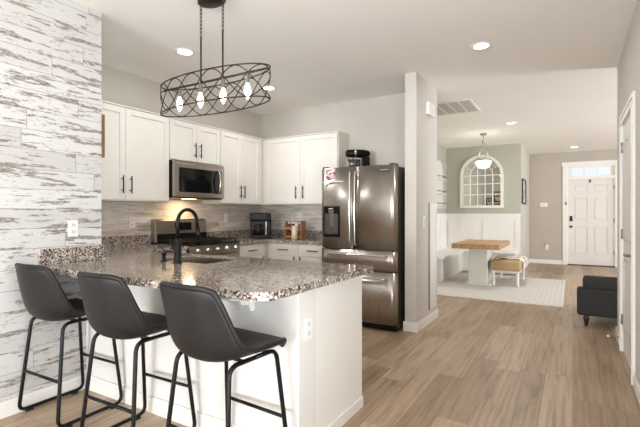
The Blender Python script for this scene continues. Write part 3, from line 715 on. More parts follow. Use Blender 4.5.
bm = B(); prism(bm, [(-3.946, 0.932), (-3.942, 0.932), (-3.950, 1.02), (-3.955, 1.02)], y0+0.01, y1-0.01, 'xz'); part('vent_strip', bm, M['blackplastic'], bg_)
for cyy in (3.28, 3.66):
    bm = B(); g0, g1 = cyy-0.17, cyy+0.17; gx0, gx1 = -3.92, -3.46
    for x in (gx0, gx1, (gx0+gx1)/2): box(bm, x-0.006, x+0.006, g0, g1, 0.945, 0.957)
    for y in (g0, cyy, g1): box(bm, gx0-0.006, gx1+0.006, y-0.006, y+0.006, 0.945, 0.957)
    for x in (gx0, gx1):
        for y in (g0, g1): box(bm, x-0.007, x+0.007, y-0.007, y+0.007, 0.9302, 0.945)
    part('grate', bm, M['iron'], r)
    for x in (-3.80, -3.58):
        bm = B(); lathe(bm, [(0.045, 0.0003), (0.045, 0.006), (0.03, 0.008), (0.03, 0.013), (0.0, 0.013)], 18, (x, cyy, 0.93)); part('burner', bm, M['iron'], r)
bm = B(); prism(bm, [(xf-0.04, 0.80), (xf, 0.80), (xf-0.012, 0.905), (xf-0.04, 0.905)], y0, y1, 'xz', 0.003); cp = part('control_panel', bm, M['steel_h'], r)
for k in range(5):
    bm = B(); yk = y0+0.09+0.145*k; lathe(bm, [(0.026, 0.0), (0.024, 0.012), (0.02, 0.014), (0.019, 0.036), (0.016, 0.038), (0.0, 0.038)], 16, (xf-0.006, yk, 0.855), 'x'); part('knob', bm, M['chrome'], cp)
bm = B(); box(bm, xf-0.04, xf-0.005, y0+0.003, y1-0.003, 0.24, 0.79, 0.004); od = part('oven_door', bm, M['steel_h'], r)
bm = B(); box(bm, xf-0.006, xf-0.003, y0+0.12, y1-0.12, 0.34, 0.62); part('window', bm, M['blackglass'], od)
bm = B(); tube(bm, [(xf+0.035, y0+0.06, 0.735), (xf+0.035, y1-0.06, 0.735)], 0.011, 10)
for y in (y0+0.10, y1-0.10): tube(bm, [(xf-0.005, y, 0.735), (xf+0.035, y, 0.735)], 0.008, 8)
part('handle', bm, M['steel_h'], od)
bm = B(); box(bm, xf-0.04, xf-0.005, y0+0.003, y1-0.003, 0.085, 0.232, 0.004); part('drawer', bm, M['steel_h'], r)

r = thing('microwave', 'stainless over-the-range microwave with dark window', 'microwave', (-3.85, 3.47, 1.42))
mz0, mz1, mx = 1.42, 1.828, -3.645
bm = B(); box(bm, -4.038, mx-0.045, y0, y1, mz0, mz1, 0.002); part('body', bm, M['blackplastic'], r)
bm = B(); box(bm, mx-0.044, mx, y0, 3.84, mz0+0.012, mz1-0.03, 0.006, 2); md = part('door', bm, M['steel_h'], r)
bm = B(); box(bm, mx-0.044, mx-0.006, y0, 3.84, mz1-0.028, mz1-0.002, 0.003); part('top_vent', bm, M['steel_h'], r)
bm = B(); box(bm, mx-0.002, mx+0.0015, y0+0.055, 3.84-0.05, mz0+0.065, mz1-0.075, 0.001); wd = part('window', bm, M['blackglass'], md)
bm = B(); tube(bm, rounded([(mx+0.0005, 3.725, mz0+0.06), (mx+0.04, 3.722, mz0+0.09), (mx+0.055, 3.715, (mz0+mz1)/2-0.01), (mx+0.04, 3.722, mz1-0.10), (mx+0.0005, 3.725, mz1-0.07)], 0.06), 0.011, 10); part('handle', bm, M['chrome'], md)
bm = B(); box(bm, mx+0.0012, mx+0.0022, 3.755, 3.785, mz0+0.08, mz1-0.09); part('button_strip', bm, M['blackplastic'], md)
bm = B(); box(bm, -3.9, -3.8, 3.40, 3.54, mz0-0.003, mz0-0.0005); part('cooktop_lamp', bm, M['dim_lens'], r)
area('cooktop_lamp_light', (-3.85, 3.47, mz0-0.006), (0, 0, 0), 0.12, 0.08, 2.2, (1.0, 0.72, 0.42))

# ------------------------------------------------------------------ refrigerator
r = thing('refrigerator', 'stainless french door refrigerator with water dispenser', 'refrigerator', (-2.04, 4.58, 0))
fx0, fx1 = -2.495, -1.58; yb = 4.95; yd = 4.20; zt = 1.765
bm = B(); box(bm, fx0+0.005, fx1-0.003, yd+0.075, yb, 0.03, zt-0.015, 0.004); part('case', bm, M['steel_dark'], r)
def bowed(x0, x1, z0, z1, sag):
    """door front bulging slightly towards -y"""
    n = 16; w = 0.012
    p = [(x1, yd+0.07), (x0, yd+0.07)]
    for k in range(n+1):
        u = k/n; e = min(u, 1-u)*(x1-x0); rnd_ = 0.0 if e > 0.03 else (0.03 - math.sqrt(max(0, 0.03**2-(0.03-e)**2)))
        p.append((x0+(x1-x0)*u, yd + rnd_*0.9 - sag*(math.sin(PI*u))))
    return p
xm = (fx0+fx1)/2 - 0.03
def bowdoor(name, x0, x1, z0, z1, sag=0.012):
    bm = B(); prism(bm, bowed(x0, x1, z0, z1, sag), z0, z1, 'xy')
    for f in bm.faces:
        if abs(f.normal.z) < 0.5: f.smooth = True
    o = part(name, bm, M['steel'], r); return o
ZF = 0.862
dl = bowdoor('door', fx0, xm-0.003, ZF, zt); dr = bowdoor('door', xm+0.003, fx1, ZF, zt)
dm = bowdoor('drawer', fx0, fx1, 0.632, ZF-0.012); dbt = bowdoor('drawer', fx0, fx1, 0.075, 0.620)
def vhandle(x, parent, z0, z1):
    bm = B(); y = yd-0.012
    tube(bm, rounded([(x, y, z0), (x, y-0.034, z0+0.03), (x, y-0.046, (z0+z1)/2), (x, y-0.034, z1-0.03), (x, y, z1)], 0.12, 6), 0.0105, 10)
    part('handle', bm, M['chrome'], parent)
vhandle(xm-0.03, dl, 0.90, 1.72); vhandle(xm+0.03, dr, 0.90, 1.72)
def hhandle(z, parent):
    bm = B(); y = yd-0.008
    tube(bm, rounded([(fx0+0.10, y, z), (fx0+0.13, y-0.032, z), ((fx0+fx1)/2, y-0.044, z), (fx1-0.13, y-0.032, z), (fx1-0.10, y, z)], 0.12, 6), 0.0105, 10)
    part('handle', bm, M['chrome'], parent)
hhandle(0.80, dm); hhandle(0.558, dbt)
bm = B(); ax, aw = fx0+0.15, 0.108
box(bm, ax-aw, ax+aw, yd-0.016, yd-0.004, 0.985, 1.335, 0.004); disp = part('water_dispenser', bm, M['blackplastic'], dl, label='dark water dispenser')
bm = B(); box(bm, ax-aw+0.025, ax+aw-0.025, yd-0.0185, yd-0.0155, 1.02, 1.25); part('recess', bm, M['steel_dark'], disp)
bm = B(); box(bm, ax-0.03, ax+0.03, yd-0.030, yd-0.018, 1.25, 1.31, 0.004); box(bm, ax-0.012, ax+0.03, yd-0.024, yd-0.0183, 1.10, 1.25, 0.003); part('lever', bm, M['nickel'], disp)
bm = B(); box(bm, fx0+0.01, fx1-0.01, yd+0.03, yb-0.05, 0.012, 0.075); part('plinth', bm, M['blackplastic'], r)
for x in (fx0+0.06, fx1-0.06):
    bm = B(); lathe(bm, [(0.025, 0.0003), (0.025, 0.012), (0.0, 0.0125)], 12, (x, yd+0.10, 0)); part('foot', bm, M['rubber'], r)
for x in (fx0+0.05, fx1-0.05):
    bm = B(); box(bm, x-0.03, x+0.03, yd+0.01, yd+0.13, zt-0.0, zt+0.018, 0.004); part('hinge_cover', bm, M['steel_dark'], r)
bm = B(); box(bm, fx1-0.17, fx1-0.08, yd-0.0125, yd-0.0085, 1.705, 1.717); part('badge', bm, M['nickel'], dr)
def bow_y(x): u = (x-fx0)/(xm-0.003-fx0); return yd - 0.012*math.sin(PI*u)
bm = B(); box(bm, -2.42, -2.30, bow_y(-2.36)-0.0025, bow_y(-2.36)-0.0005, 1.645, 1.755); single('photo_magnet', bm, M['photo_pink'], 'small pink and white photo magnet at the top of the fridge door', 'magnet', (-2.36, bow_y(-2.36), 1.645))
bm = B(); box(bm, -2.465, -2.20, yd-0.0145, yd-0.0125, 1.602, 1.614); single('white_strip', bm, M['plate'], 'thin white strip across the fridge door under the photo magnet', 'magnetic strip', (-2.33, yd-0.014, 1.60))  # thin white line across the door front

# stand mixer on top of the refrigerator
mzb = zt-0.0145
r = thing('stand_mixer', 'black stand mixer with steel bowl on top of the refrigerator', 'mixer', (-2.277, 4.75, mzb), None, math.radians(-52)); r.scale = (0.84, 0.84, 0.84)
mx0, my0 = -2.277, 4.75
bm = B(); box(bm, mx0-0.11, mx0+0.11, my0-0.16, my0+0.17, mzb+0.0003, mzb+0.03, 0.012, 2); part('base', bm, M['black'], r)
bm = B(); prism(bm, [(my0+0.06, mzb+0.028), (my0+0.165, mzb+0.028), (my0+0.16, mzb+0.25), (my0+0.05, mzb+0.25)], mx0-0.05, mx0+0.05, 'yz', 0.012); part('column', bm, M['black'], r)
bm = B(); lathe(bm, [(0.0, -0.19), (0.045, -0.185), (0.062, -0.15), (0.068, -0.05), (0.066, 0.08), (0.05, 0.15), (0.02, 0.175), (0.0, 0.177)], 20, (mx0, my0, mzb+0.285), 'y', 1.0, 0.92); hd = part('motor_head', bm, M['black'], r)
bm = B(); lathe(bm, [(0.069, -0.03), (0.0695, -0.025), (0.0695, -0.005), (0.069, 0.0)], 20, (mx0, my0-0.04, mzb+0.285), 'y', 1.0, 0.92); part('trim_band', bm, M['chrome'], hd)
bm = B(); lathe(bm, [(0.05, 0.031), (0.09, 0.06), (0.105, 0.12), (0.11, 0.19), (0.112, 0.192), (0.105, 0.192), (0.10, 0.12), (0.08, 0.07), (0.0, 0.06)], 24, (mx0, my0-0.08, mzb)); part('bowl', bm, M['chrome'], r)
bm = B(); tube(bm, [(mx0, my0-0.08, mzb+0.22), (mx0, my0-0.08, mzb+0.10)], 0.012, 8); part('beater', bm, M['chrome'], r)

# ------------------------------------------------------------------ counter items
cmx, cmy = -3.69, 4.60; ROOT = (cmx, cmy, ZT1)
r = thing('coffee_maker', 'black drip coffee maker on the corner counter', 'coffee maker', ROOT, rotz=0.0)
def rotp(bm, ang):
    bmesh.ops.rotate(bm, verts=bm.verts, cent=(0, 0, 0), matrix=Matrix.Rotation(ang, 3, 'Z'))
CA = math.radians(35)
bm = B(); box(bm, -0.14, 0.14, -0.12, 0.12, 0.0003, 0.045, 0.012, 2); rotp(bm, CA); part('base', bm, M['blackplastic'], r, True)
bm = B(); box(bm, -0.14, 0.14, 0.0, 0.12, 0.04, 0.33, 0.015, 2); rotp(bm, CA); part('water_tank', bm, M['blackplastic'], r, True)
bm = B(); box(bm, -0.14, 0.14, -0.13, 0.12, 0.235, 0.345, 0.02, 3); rotp(bm, CA); hd = part('brew_head', bm, M['blackplastic'], r, True)
bm = B(); box(bm, 0.02, 0.11, -0.1325, -0.1295, 0.27, 0.325, 0.001); rotp(bm, CA); part('display', bm, M['blackglass'], hd, True)
bm = B(); lathe(bm, [(0.055, 0.047), (0.07, 0.06), (0.075, 0.11), (0.06, 0.165), (0.05, 0.185), (0.0, 0.187)], 20, (-0.035, -0.055, 0)); rotp(bm, CA); cf = part('carafe', bm, M['blackglass'], r, True)
bm = B(); tube(bm, rounded([(-0.035, -0.115, 0.17), (-0.035, -0.16, 0.165), (-0.035, -0.16, 0.08), (-0.035, -0.125, 0.08)], 0.02), 0.008, 8); rotp(bm, CA); part('handle', bm, M['blackplastic'], cf, True)
bm = B(); box(bm, 0.07, 0.085, -0.125, -0.121, 0.05, 0.23); rotp(bm, CA); part('trim_bar', bm, M['chrome'], r, True)

# spice rack with jars
sx, sy = -3.19, 4.70
r = thing('spice_rack', 'small two-tier wooden spice rack on the corner counter', 'rack', (sx, sy, ZT1))
for s in (-1, 1):
    bm = B(); box(bm, sx+s*0.125-0.006, sx+s*0.125+0.006, sy-0.06, sy+0.06, ZT1+0.0003, ZT1+0.24, 0.003); part('side_panel', bm, M['rackwood'], r)
for z in (0.012, 0.125):
    bm = B(); box(bm, sx-0.119, sx+0.119, sy-0.058, sy+0.058, ZT1+z, ZT1+z+0.01); sh = part('shelf', bm, M['rackwood'], r)
    bm = B(); box(bm, sx-0.119, sx+0.119, sy-0.058, sy-0.05, ZT1+z+0.01, ZT1+z+0.03); part('rail', bm, M['rackwood'], sh)
bm = B(); box(bm, sx-0.119, sx+0.119, sy-0.058, sy-0.05, ZT1+0.225, ZT1+0.238); part('top_rail', bm, M['rackwood'], r)
def jar(x, y, z, cont, label):
    j = thing('spice_jar', label, 'jar', (x, y, z), 'spice jars in the wooden rack')
    bm = B(); lathe(bm, [(0.021, 0.0005), (0.022, 0.004), (0.022, 0.058), (0.018, 0.064), (0.0, 0.0645)], 14, (x, y, z)); part('jar_body', bm, cont, j)
    bm = B(); lathe(bm, [(0.019, 0.0646), (0.019, 0.082), (0.0, 0.0825)], 14, (x, y, z)); part('lid', bm, M['plate'] if z > ZT1+0.1 else M['black'], j)
names = ['outermost', 'second', 'third', 'fourth', 'fifth']
for tier, (zz, nm) in enumerate(((0.0222, 'lower'), (0.1352, 'upper'))):
    for k in range(4):
        c_ = [M['redspice'], M['browns'], M['herb'], M['redspice'], M['browns'], M['ceramic'], M['redspice'], M['ceramic']][(k + tier*3) % 8]
        cn = {M['redspice']: 'red', M['browns']: 'brown', M['herb']: 'green', M['ceramic']: 'white'}[c_]
        jar(sx-0.09+0.058*k, sy, ZT1+zz, c_, f'{cn} spice jar on the {nm} rack tier, {["nearest the coffee maker", "second from the coffee maker", "second from the refrigerator", "nearest the refrigerator"][k]}')
bx_, by_ = sx+0.075, sy-0.12
r = thing('canister', 'cream canister standing in front of the spice rack', 'canister', (bx_, by_, ZT1))
bm = B(); lathe(bm, [(0.036, 0.0004), (0.040, 0.004), (0.040, 0.145), (0.036, 0.15), (0.0, 0.1505)], 20, (bx_, by_, ZT1)); part('jar_body', bm, M['beige'], r)
bm = B(); lathe(bm, [(0.034, 0.1506), (0.036, 0.153), (0.036, 0.172), (0.02, 0.176), (0.0, 0.176)], 20, (bx_, by_, ZT1)); part('lid', bm, M['ceramic'], r)

# wooden sign hung on the kitchen side of the shiplap wall end
r = thing('wall_sign', 'brown wooden framed sign hanging on the kitchen side of shiplap wall', 'sign', (-3.27, 1.872, 1.67))
bm = B(); x0, x1, z0, z1 = -3.52, -3.012, 1.67, 1.99
for a0, a1, b0, b1 in ((x0, x1, z0, z0+0.03), (x0, x1, z1-0.03, z1), (x0, x0+0.03, z0+0.03, z1-0.03), (x1-0.03, x1, z0+0.03, z1-0.03)): box(bm, a0, a1, 1.8705, 1.905, b0, b1, 0.002)
part('frame', bm, M['signwood'], r)
bm = B(); box(bm, x0+0.03, x1-0.03, 1.873, 1.882, z0+0.03, z1-0.03); part('panel', bm, M['white'], r)

# ------------------------------------------------------------------ bar stools
def make_stool(label):
    r = thing('bar_stool', label, 'stool', (0, 0, 0), 'black bar stools at the peninsula')
    prof = [(0.215, 0.614), (0.205, 0.632), (0.16, 0.638), (0.06, 0.626), (-0.05, 0.610), (-0.135, 0.603), (-0.195, 0.626), (-0.230, 0.690), (-0.250, 0.78), (-0.265, 0.87), (-0.277, 0.945)]
    hw_ = [0.170, 0.188, 0.200, 0.206, 0.210, 0.212, 0.210, 0.202, 0.190, 0.174, 0.158]
    lift = [0.0, 0.004, 0.012, 0.024, 0.045, 0.072, 0.066, 0.036, 0.014, 0.004, 0.0]
    wrap = [0.0, 0.0, 0.0, 0.0, 0.0, 0.03, 0.065, 0.080, 0.072, 0.056, 0.044]
    N = 14
    bm = B(); rows = []
    for i, (y, z) in enumerate(prof):
        row = []
        for k in range(N+1):
            u = -1+2*k/N; e = abs(u)**2.6
            zz = z + lift[i]*e
            if i == 0: zz -= 0.0
            if i == len(prof)-1: zz -= 0.016*abs(u)**5
            yy = y + wrap[i]*abs(u)**2.2 - (0.03*abs(u)**4 if i < 2 else 0)
            row.append(bm.verts.new((u*hw_[i], yy, zz)))
        rows.append(row)
    for i in range(len(rows)-1):
        for k in range(N):
            f = bm.faces.new((rows[i][k], rows[i][k+1], rows[i+1][k+1], rows[i+1][k])); f.smooth = True
    rim = [v.co.copy() for v in rows[0]] + [rw[-1].co.copy() for rw in rows[1:]] + [v.co.copy() for v in rows[-1][::-1][1:]] + [rw[0].co.copy() for rw in rows[1:-1][::-1]]
    o = finish('seat_shell', bm, M['leather']); o.parent = r
    m = o.modifiers.new('thickness', 'SOLIDIFY'); m.thickness = 0.026; m.offset = 0.0; m.use_even_offset = True
    m = o.modifiers.new('smooth', 'SUBSURF'); m.levels = 1; m.render_levels = 2
    bm = B(); tube(bm, rim, 0.0125, 8, True); part('piping', bm, M['leather'], o, True)
    for s in (-1, 1):
        p = [(s*0.160, 0.0, 0.600), (s*0.160, -0.150, 0.600), (s*0.200, -0.205, 0.0205), (s*0.200, 0.205, 0.0205), (s*0.160, 0.150, 0.600), (s*0.160, 0.001, 0.600)]
        bm = B(); tube(bm, rounded(p, 0.05, 6), 0.0105, 10); lg = part('sled_leg', bm, M['black'], r, True)
        for y in (-0.145, 0.145):
            bm = B(); box(bm, s*0.200-0.012, s*0.200+0.012, y-0.02, y+0.02, 0.0004, 0.016, 0.002); part('floor_pad', bm, M['rubber'], lg, True)
    for y in (-0.182, 0.182):
        bm = B(); w = 0.182; tube(bm, [(-w, y, 0.27), (w, y, 0.27)], 0.009, 8); part('footrest', bm, M['black'], r, True)
    for y in (-0.06, 0.10):
        bm = B(); tube(bm, [(-0.155, y, 0.600), (0.155, y, 0.600)], 0.008, 8); part('seat_bracket', bm, M['black'], r, True)
    r.scale = (1.08, 1.0, 1.0)
    return r
st = make_stool('black leather bar stool next to the shiplap wall')
st.location = (-2.750, 1.515, 0); st.rotation_euler = (0, 0, math.radians(1))
dup(st, (-2.055, 1.50, 0), math.radians(1), 'black leather bar stool in the middle of the three')
dup(st, (-1.405, 1.50, 0), math.radians(-4), 'black leather bar stool by the open end of the peninsula')

# ------------------------------------------------------------------ chandelier over the peninsula
CX, CY = -2.15, 2.14; EA, EB = 0.495, 0.15; CZ0, CZ1 = 1.985, 2.19
r = thing('chandelier', 'oval dark bronze cage chandelier with four bulbs over the peninsula', 'chandelier', (CX, CY, CEIL))
def E(th, z, k=1.0): return (CX+EA*k*math.cos(th), CY+EB*k*math.sin(th), z)
for z in (CZ0, CZ1):
    bm = B(); tube(bm, [E(2*PI*k/64, z) for k in range(64)], 0.0045, 8, True); part('cage_ring', bm, M['bronze'], r)
per = [0.0]; NS = 200
pts2 = [E(2*PI*k/NS, 0) for k in range(NS+1)]
for k in range(NS): per.append(per[-1] + (Vector(pts2[k+1])-Vector(pts2[k])).length)
for j in range(3):
    bm = B(); L = []
    for k in range(NS):
        s = per[k]/per[-1]; z = (CZ0+CZ1)/2 + (CZ1-CZ0)/2*0.97*math.sin(2*PI*s*4 + j*2*PI/3)
        L.append(E(2*PI*k/NS, z))
    tube(bm, L, 0.0036, 6, True); part('cage_wire', bm, M['bronze'], r)
bm = B(); tube(bm, [(CX-EA, CY, CZ1-0.018), (CX+EA, CY, CZ1-0.018)], 0.008, 8, flat=0.6); part('crossbar', bm, M['bronze'], r)
RX_ = [CX-0.104, CX+0.104]
for x in RX_:
    bm = B(); tube(bm, [(x, CY, CZ1-0.02), (x, CY, 2.50)], 0.006, 8); part('rod', bm, M['bronze'], r)
    z = 2.503; k = 0
    ch = B()
    while z < 2.685:
        hh = 0.034; p = []
        for q in range(16):
            a = 2*PI*q/16; dx = 0.0075*math.cos(a); dz = hh/2*math.sin(a)
            p.append((x+(dx if k % 2 else 0), CY+(0 if k % 2 else dx), z+hh/2-0.004+dz))
        tube(ch, p, 0.0024, 6, True); z += 0.026; k += 1
    part('chain', ch, M['bronze'], r)
bm = B(); lathe(bm, [(0.0, -0.036), (0.085, -0.034), (0.10, -0.026), (0.10, -0.0005), (0.0, -0.0004)], 32, (CX, CY, CEIL), 'z', 1.12, 0.75); part('canopy', bm, M['bronze'], r)
for k in range(4):
    x = CX + (k-1.5)*0.215
    bm = B(); lathe(bm, [(0.011, 0.0), (0.013, -0.005), (0.013, -0.06), (0.016, -0.066), (0.0, -0.067)], 14, (x, CY, CZ1-0.022)); so = part('socket', bm, M['nickel'], r)
    bm = B(); z = CZ1-0.089; lathe(bm, [(0.011, 0.0), (0.013, -0.012), (0.021, -0.035), (0.024, -0.052), (0.019, -0.072), (0.011, -0.09), (0.004, -0.104), (0.0, -0.106)], 16, (x, CY, z)); part('bulb', bm, M['bulb'], r)

# ------------------------------------------------------------------ dining nook
bm = B(); box(bm, -2.30, -0.13, 6.49, 9.10, 0.0005, 0.012, 0.004); rg = thing('area_rug', 'pale grey woven rug under the dining nook table', 'rug', (-1.2, 7.8, 0)); part('pile', bm, M['rug'], rg)
bm = B()
for y in (6.483, 9.107): box(bm, -2.30, -0.13, y-0.008, y+0.008, 0.0006, 0.010, 0.003)
for x in (-2.307, -0.123): box(bm, x-0.008, x+0.008, 6.475, 9.115, 0.0006, 0.010, 0.003)
part('binding', bm, M['cushion'] if False else M['rug'], rg)

r = thing('banquette_bench', 'white L-shaped built-in banquette bench in the dining nook corner', 'bench', (-2.1, 9.3, 0))
bm = B(); prism(bm, [(-2.466, 7.68), (-2.04, 7.68), (-2.04, 9.44), (-1.0, 9.44), (-1.0, 9.866), (-2.466, 9.866)], 0.0135, 0.425, 'xy', 0.004); part('base', bm, M['sage_panel'], r)
top = [(-2.466, 7.64)]
top += [(-2.10+0.10*math.sin(a), 7.74-0.10*math.cos(a)) for a in [PI/2*k/6 for k in range(7)]]
top += [(-2.0, 9.40), (-0.97, 9.40), (-0.97, 9.866), (-2.466, 9.866)]
bm = B(); prism(bm, top, 0.4255, 0.46, 'xy', 0.004); part('seat', bm, M['white'], r)

r = thing('dining_table', 'thick oak topped table on a pale pedestal in the nook', 'table', (-1.39, 8.0, 0.012))
bm = B(); box(bm, -1.77, -1.01, 7.33, 8.62, 0.66, 0.745, 0.008, 2); part('tabletop', bm, M['oak'], r)
bm = B(); box(bm, -1.575, -1.265, 7.75, 8.22, 0.05, 0.6595, 0.004); ps = part('pedestal', bm, M['sage_panel'], r)
bm = B(); box(bm, -1.63, -1.21, 7.69, 8.28, 0.0125, 0.0495, 0.006); part('foot_plate', bm, M['sage_panel'], r)

OX0, OX1, OY0, OY1 = -1.225, -0.745, 7.78, 8.78
r = thing('upholstered_bench', 'tan burlap bench with white turned spool legs beside the table', 'bench', ((OX0+OX1)/2, (OY0+OY1)/2, 0.012))
bm = B(); box(bm, OX0, OX1, OY0, OY1, 0.275, 0.445, 0.03, 3)
for f in bm.faces: f.smooth = True
part('cushion', bm, M['burlap'], r)
for x in (OX0+0.05, OX1-0.05):
    for y in (OY0+0.05, OY1-0.05):
        pr = [(0.022, 0.0127)]
        for k in range(7):
            z = 0.02+k*0.036; pr += [(0.016, z), (0.026, z+0.012), (0.026, z+0.022), (0.016, z+0.034)]
        pr += [(0.026, 0.274), (0.0, 0.2745)]
        bm = B(); lathe(bm, pr, 12, (x, y, 0)); part('leg', bm, M['ceramic'], r)
# throw folded over the bench
bm = B(); ny, nx = 22, 12; rows = []
for i in range(nx+1):
    u = i/nx; row = []
    for k in range(ny+1):
        w = k/ny; y = OY0+0.22+w*(0.75)
        d = u*0.62
        if d < 0.43: x, z = OX0+0.03+d, 0.450+0.006*math.sin(9*w+4*u)
        else: x, z = OX1+0.012+0.006*math.sin(12*w), 0.450-(d-0.43)
        row.append(bm.verts.new((x, y+0.012*math.sin(6*u), z)))
    rows.append(row)
for i in range(nx):
    for k in range(ny):
        f = bm.faces.new((rows[i][k], rows[i+1][k], rows[i+1][k+1], rows[i][k+1])); f.smooth = True
o = single('throw_blanket', bm, M['throw'], 'pale patterned throw folded over the burlap bench', 'blanket', (OX1-0.2, OY0+0.5, 0.44))
m = o.modifiers.new('thickness', 'SOLIDIFY'); m.thickness = 0.012; m.offset = 1.0

# arched mirror on the nook back wall
def arch(x0, x1, z0, z1, n=20):
    cx = (x0+x1)/2; rr = (x1-x0)/2; zc = z1-rr
    return [(x0, z0), (x1, z0)] + [(cx+rr*math.cos(PI*k/n), zc+rr*math.sin(PI*k/n)) for k in range(n+1)]
AX0, AX1, AZ0, AZ1 = -2.19, -1.28, 1.37, 2.545
r = thing('arched_mirror', 'large white arched windowpane mirror on the sage nook wall', 'mirror', ((AX0+AX1)/2, 9.9, AZ0))
bm = B(); prism(bm, arch(AX0+0.03, AX1-0.03, AZ0+0.03, AZ1-0.03), 9.880, 9.886, 'xz'); part('mirror_glass', bm, M['mirror'], r)
bm = B(); oo, ii = arch(AX0, AX1, AZ0, AZ1), arch(AX0+0.06, AX1-0.06, AZ0+0.06, AZ1-0.06)
n = len(oo); Y0, Y1 = 9.855, 9.899
vs = [[bm.verts.new((p[0], y, p[1])) for p in pl] for pl, y in ((oo, Y0), (ii, Y0), (oo, Y1), (ii, Y1))]
for k in range(n):
    q = (k+1) % n
    bm.faces.new((vs[0][k], vs[0][q], vs[1][q], vs[1][k])); bm.faces.new((vs[2][k], vs[2][q], vs[3][q], vs[3][k])); bm.faces.new((vs[0][k], vs[0][q], vs[2][q], vs[2][k])); bm.faces.new((vs[1][k], vs[1][q], vs[3][q], vs[3][k]))
part('frame', bm, M['white'], r)
bm = B(); cx = (AX0+AX1)/2; rr = (AX1-AX0)/2; zc = AZ1-rr; ir = rr*0.52
for x in (cx-ir, cx+ir): box(bm, x-0.011, x+0.011, 9.862, 9.880, AZ0+0.06, zc)
for x in (cx-ir*0.33, cx+ir*0.33): box(bm, x-0.008, x+0.008, 9.864, 9.880, AZ0+0.06, zc+ir*0.94)
for z in (AZ0+0.30, AZ0+0.53, zc): box(bm, AX0+0.06, AX1-0.06, 9.863, 9.880, z-0.009, z+0.009)
tube(bm, [(cx+ir*math.cos(PI*k/20), 9.872, zc+ir*math.sin(PI*k/20)) for k in range(21)], 0.010, 6)
for a in (30, 60, 90, 120, 150):
    a = math.radians(a); tube(bm, [(cx+ir*math.cos(a), 9.872, zc+ir*math.sin(a)), (cx+(rr-0.05)*math.cos(a), 9.872, zc+(rr-0.05)*math.sin(a))], 0.009, 6)
part('muntin', bm, M['white'], r)

# arched tiered decor on the nook left wall
FN = frame_axes('x', -2.5, 1)
r = thing('wall_shelf', 'white arched tiered wall shelf on the side wall of the nook', 'shelf', FN(9.2, 1.33, 0))
bm = B(); prism(bm, arch(8.85, 9.52, 1.36, 2.40), -2.4992, -2.48, 'yz'); part('back_panel', bm, M['ceramic'], r)
for z in (1.40, 1.66, 1.98):
    bm = B(); box(bm, -2.48, -2.40, 8.87, 9.50, z, z+0.02, 0.004); s_ = part('tray', bm, M['ceramic'], r)
    bm = B(); tube(bm, rounded([(-2.478, 8.87, z+0.07), (-2.395, 8.87, z+0.07), (-2.395, 9.50, z+0.07), (-2.478, 9.50, z+0.07)], 0.05), 0.006, 6); part('rail', bm, M['steel_dark'], s_)
# small framed picture on the end of the nook wall
FE = frame_axes('x', -0.95, 1)
r = thing('picture_frame', 'dark framed picture on the nook end wall near the entry', 'picture', FE(10.45, 1.45, 0))
bm = B(); 
for a0, a1, b0, b1 in ((10.1, 10.85, 1.46, 1.49), (10.1, 10.85, 1.98, 2.01), (10.1, 10.13, 1.49, 1.98), (10.82, 10.85, 1.49, 1.98)): fbox(bm, FE, a0, a1, b0, b1, 0.0006, 0.03, 0.002)
part('frame', bm, M['bronze'], r)
bm = B(); fbox(bm, FE, 10.13, 10.82, 1.49, 1.98, 0.001, 0.012); part('print', bm, M['photo_grey'], r)
# gallery of frames on the nook side of the kitchen wall (seen in the mirror)
FG = frame_axes('y', 5.15, 1)
GAL = [(-2.32, 1.62, 0.20, 0.26, 'photo_grey', 'black framed grey print at the outer end of the gallery wall'), (-2.05, 1.78, 0.26, 0.34, 'photo_warm', 'large black framed print at the top of the gallery wall'), (-2.05, 1.46, 0.26, 0.20, 'photo_grey', 'black framed landscape print low in the gallery wall centre'), (-1.75, 1.72, 0.22, 0.28, 'photo_warm', 'black framed warm print high on the gallery wall near the corner'), (-1.75, 1.44, 0.26, 0.18, 'photo_warm', 'wide black framed print low on the gallery wall near the corner')]
for a, z, w, h, mm, lb in GAL:
    r = thing('picture_frame', lb, 'picture', FG(a, z-h/2, 0), 'framed pictures on the gallery wall')
    bm = B(); a0, a1, b0, b1 = a-w/2, a+w/2, z-h/2, z+h/2
    for q in ((a0, a1, b0, b0+0.025), (a0, a1, b1-0.025, b1), (a0, a0+0.025, b0+0.025, b1-0.025), (a1-0.025, a1, b0+0.025, b1-0.025)): fbox(bm, FG, *q, 0.0006, 0.025)
    part('frame', bm, M['blackplastic'], r)
    bm = B(); fbox(bm, FG, a0+0.025, a1-0.025, b0+0.025, b1-0.025, 0.001, 0.01); part('print', bm, M[mm], r)

# nook pendant
px, py = -1.43, 8.35
r = thing('pendant_light', 'nickel pendant with lit white glass shade over the nook table', 'pendant light', (px, py, CEIL))
bm = B(); lathe(bm, [(0.0, -0.03), (0.055, -0.028), (0.06, -0.02), (0.06, -0.0005), (0.0, -0.0004)], 24, (px, py, CEIL)); part('canopy', bm, M['nickel'], r)
bm = B(); tube(bm, [(px, py, CEIL-0.028), (px, py, CEIL-0.16)], 0.008, 8); lathe(bm, [(0.0, -0.13), (0.03, -0.14), (0.03, -0.16), (0.0, -0.17)], 16, (px, py, CEIL)); part('stem', bm, M['nickel'], r)
zb_ = CEIL-0.56; bh = 0.20
for s in (-1, 1):
    bm = B(); tube(bm, rounded([(px+s*0.012, py, CEIL-0.15), (px+s*0.08, py, zb_+0.15), (px+s*0.138, py, zb_+0.06)], 0.05), 0.006, 8); part('arm', bm, M['nickel'], r)
bm = B(); lathe(bm, [(0.0, -0.10), (0.06, -0.088), (0.10, -0.06), (0.132, 0.0), (0.14, 0.05), (0.134, 0.052), (0.124, 0.0), (0.09, -0.05), (0.0, -0.075)], 28, (px, py, zb_)); part('glass_shade', bm, M['shade'], r)
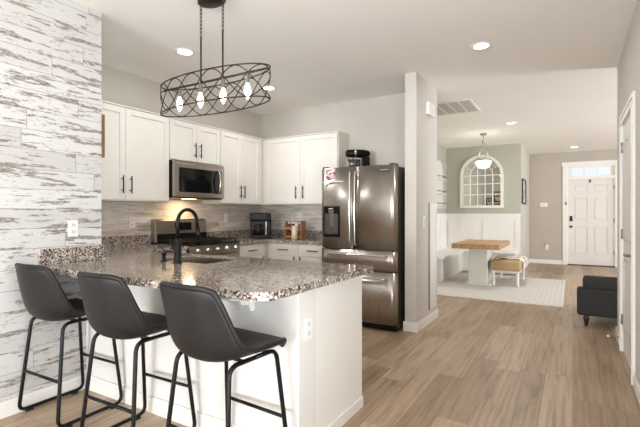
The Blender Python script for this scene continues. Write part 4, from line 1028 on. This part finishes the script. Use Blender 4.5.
bm = B(); lathe(bm, [(0.140, 0.046), (0.145, 0.048), (0.145, 0.062), (0.140, 0.064)], 28, (px, py, zb_)); part('rim_band', bm, M['nickel'], r)
pl_ = bpy.data.lights.new('pendant_glow', 'POINT'); pl_.energy = 3; pl_.color = (1.0, 0.92, 0.8); pl_.shadow_soft_size = 0.12
po = bpy.data.objects.new('pendant_glow', pl_); COL.objects.link(po); po.location = (px, py, zb_+0.16)

# ------------------------------------------------------------------ armchair at the edge of the living room
r = thing('chaise_lounge', 'charcoal upholstered chaise with rolled arm and turned wooden feet', 'chaise', (0.55, 6.0, 0))
sy0, sy1, sx0, sx1 = 5.50, 6.55, 0.04, 1.0
bm = B(); box(bm, sx0+0.13, sx1-0.02, sy0+0.05, sy1-0.05, 0.12, 0.30, 0.02, 2); part('base', bm, M['cushion'], r)
for ya in (sy0,):
    bm = B(); box(bm, sx0, sx1-0.01, ya+0.01, ya+0.18, 0.12, 0.425, 0.03, 3)
    ar = part('arm', bm, M['cushion'], r)
    bm = B(); tube(bm, [(sx0+0.055, ya+0.09, 0.47), (sx0+0.065, ya+0.09, 0.47), (sx0+0.08, ya+0.09, 0.47), (sx1-0.04, ya+0.09, 0.47), (sx1-0.03, ya+0.09, 0.47)], 0.09, 20, rr=[0.05, 0.08, 0.09, 0.09, 0.06])
    part('arm_roll', bm, M['cushion'], ar)
bm = B(); box(bm, sx0+0.12, sx0+0.72, sy0+0.20, sy1-0.02, 0.30, 0.43, 0.04, 3); part('seat_cushion', bm, M['cushion'], r)
bm = B(); box(bm, sx1-0.24, sx1, sy0+0.02, sy1-0.02, 0.29, 0.80, 0.06, 3); part('backrest', bm, M['cushion'], r)
for x in (sx0+0.09, sx1-0.08):
    for y in (sy0+0.08, sy1-0.08):
        bm = B(); lathe(bm, [(0.014, 0.0003), (0.018, 0.02), (0.026, 0.07), (0.034, 0.09), (0.024, 0.105), (0.034, 0.119), (0.0, 0.1195)], 14, (x, y, 0)); part('foot', bm, M['dark_wood'], r)
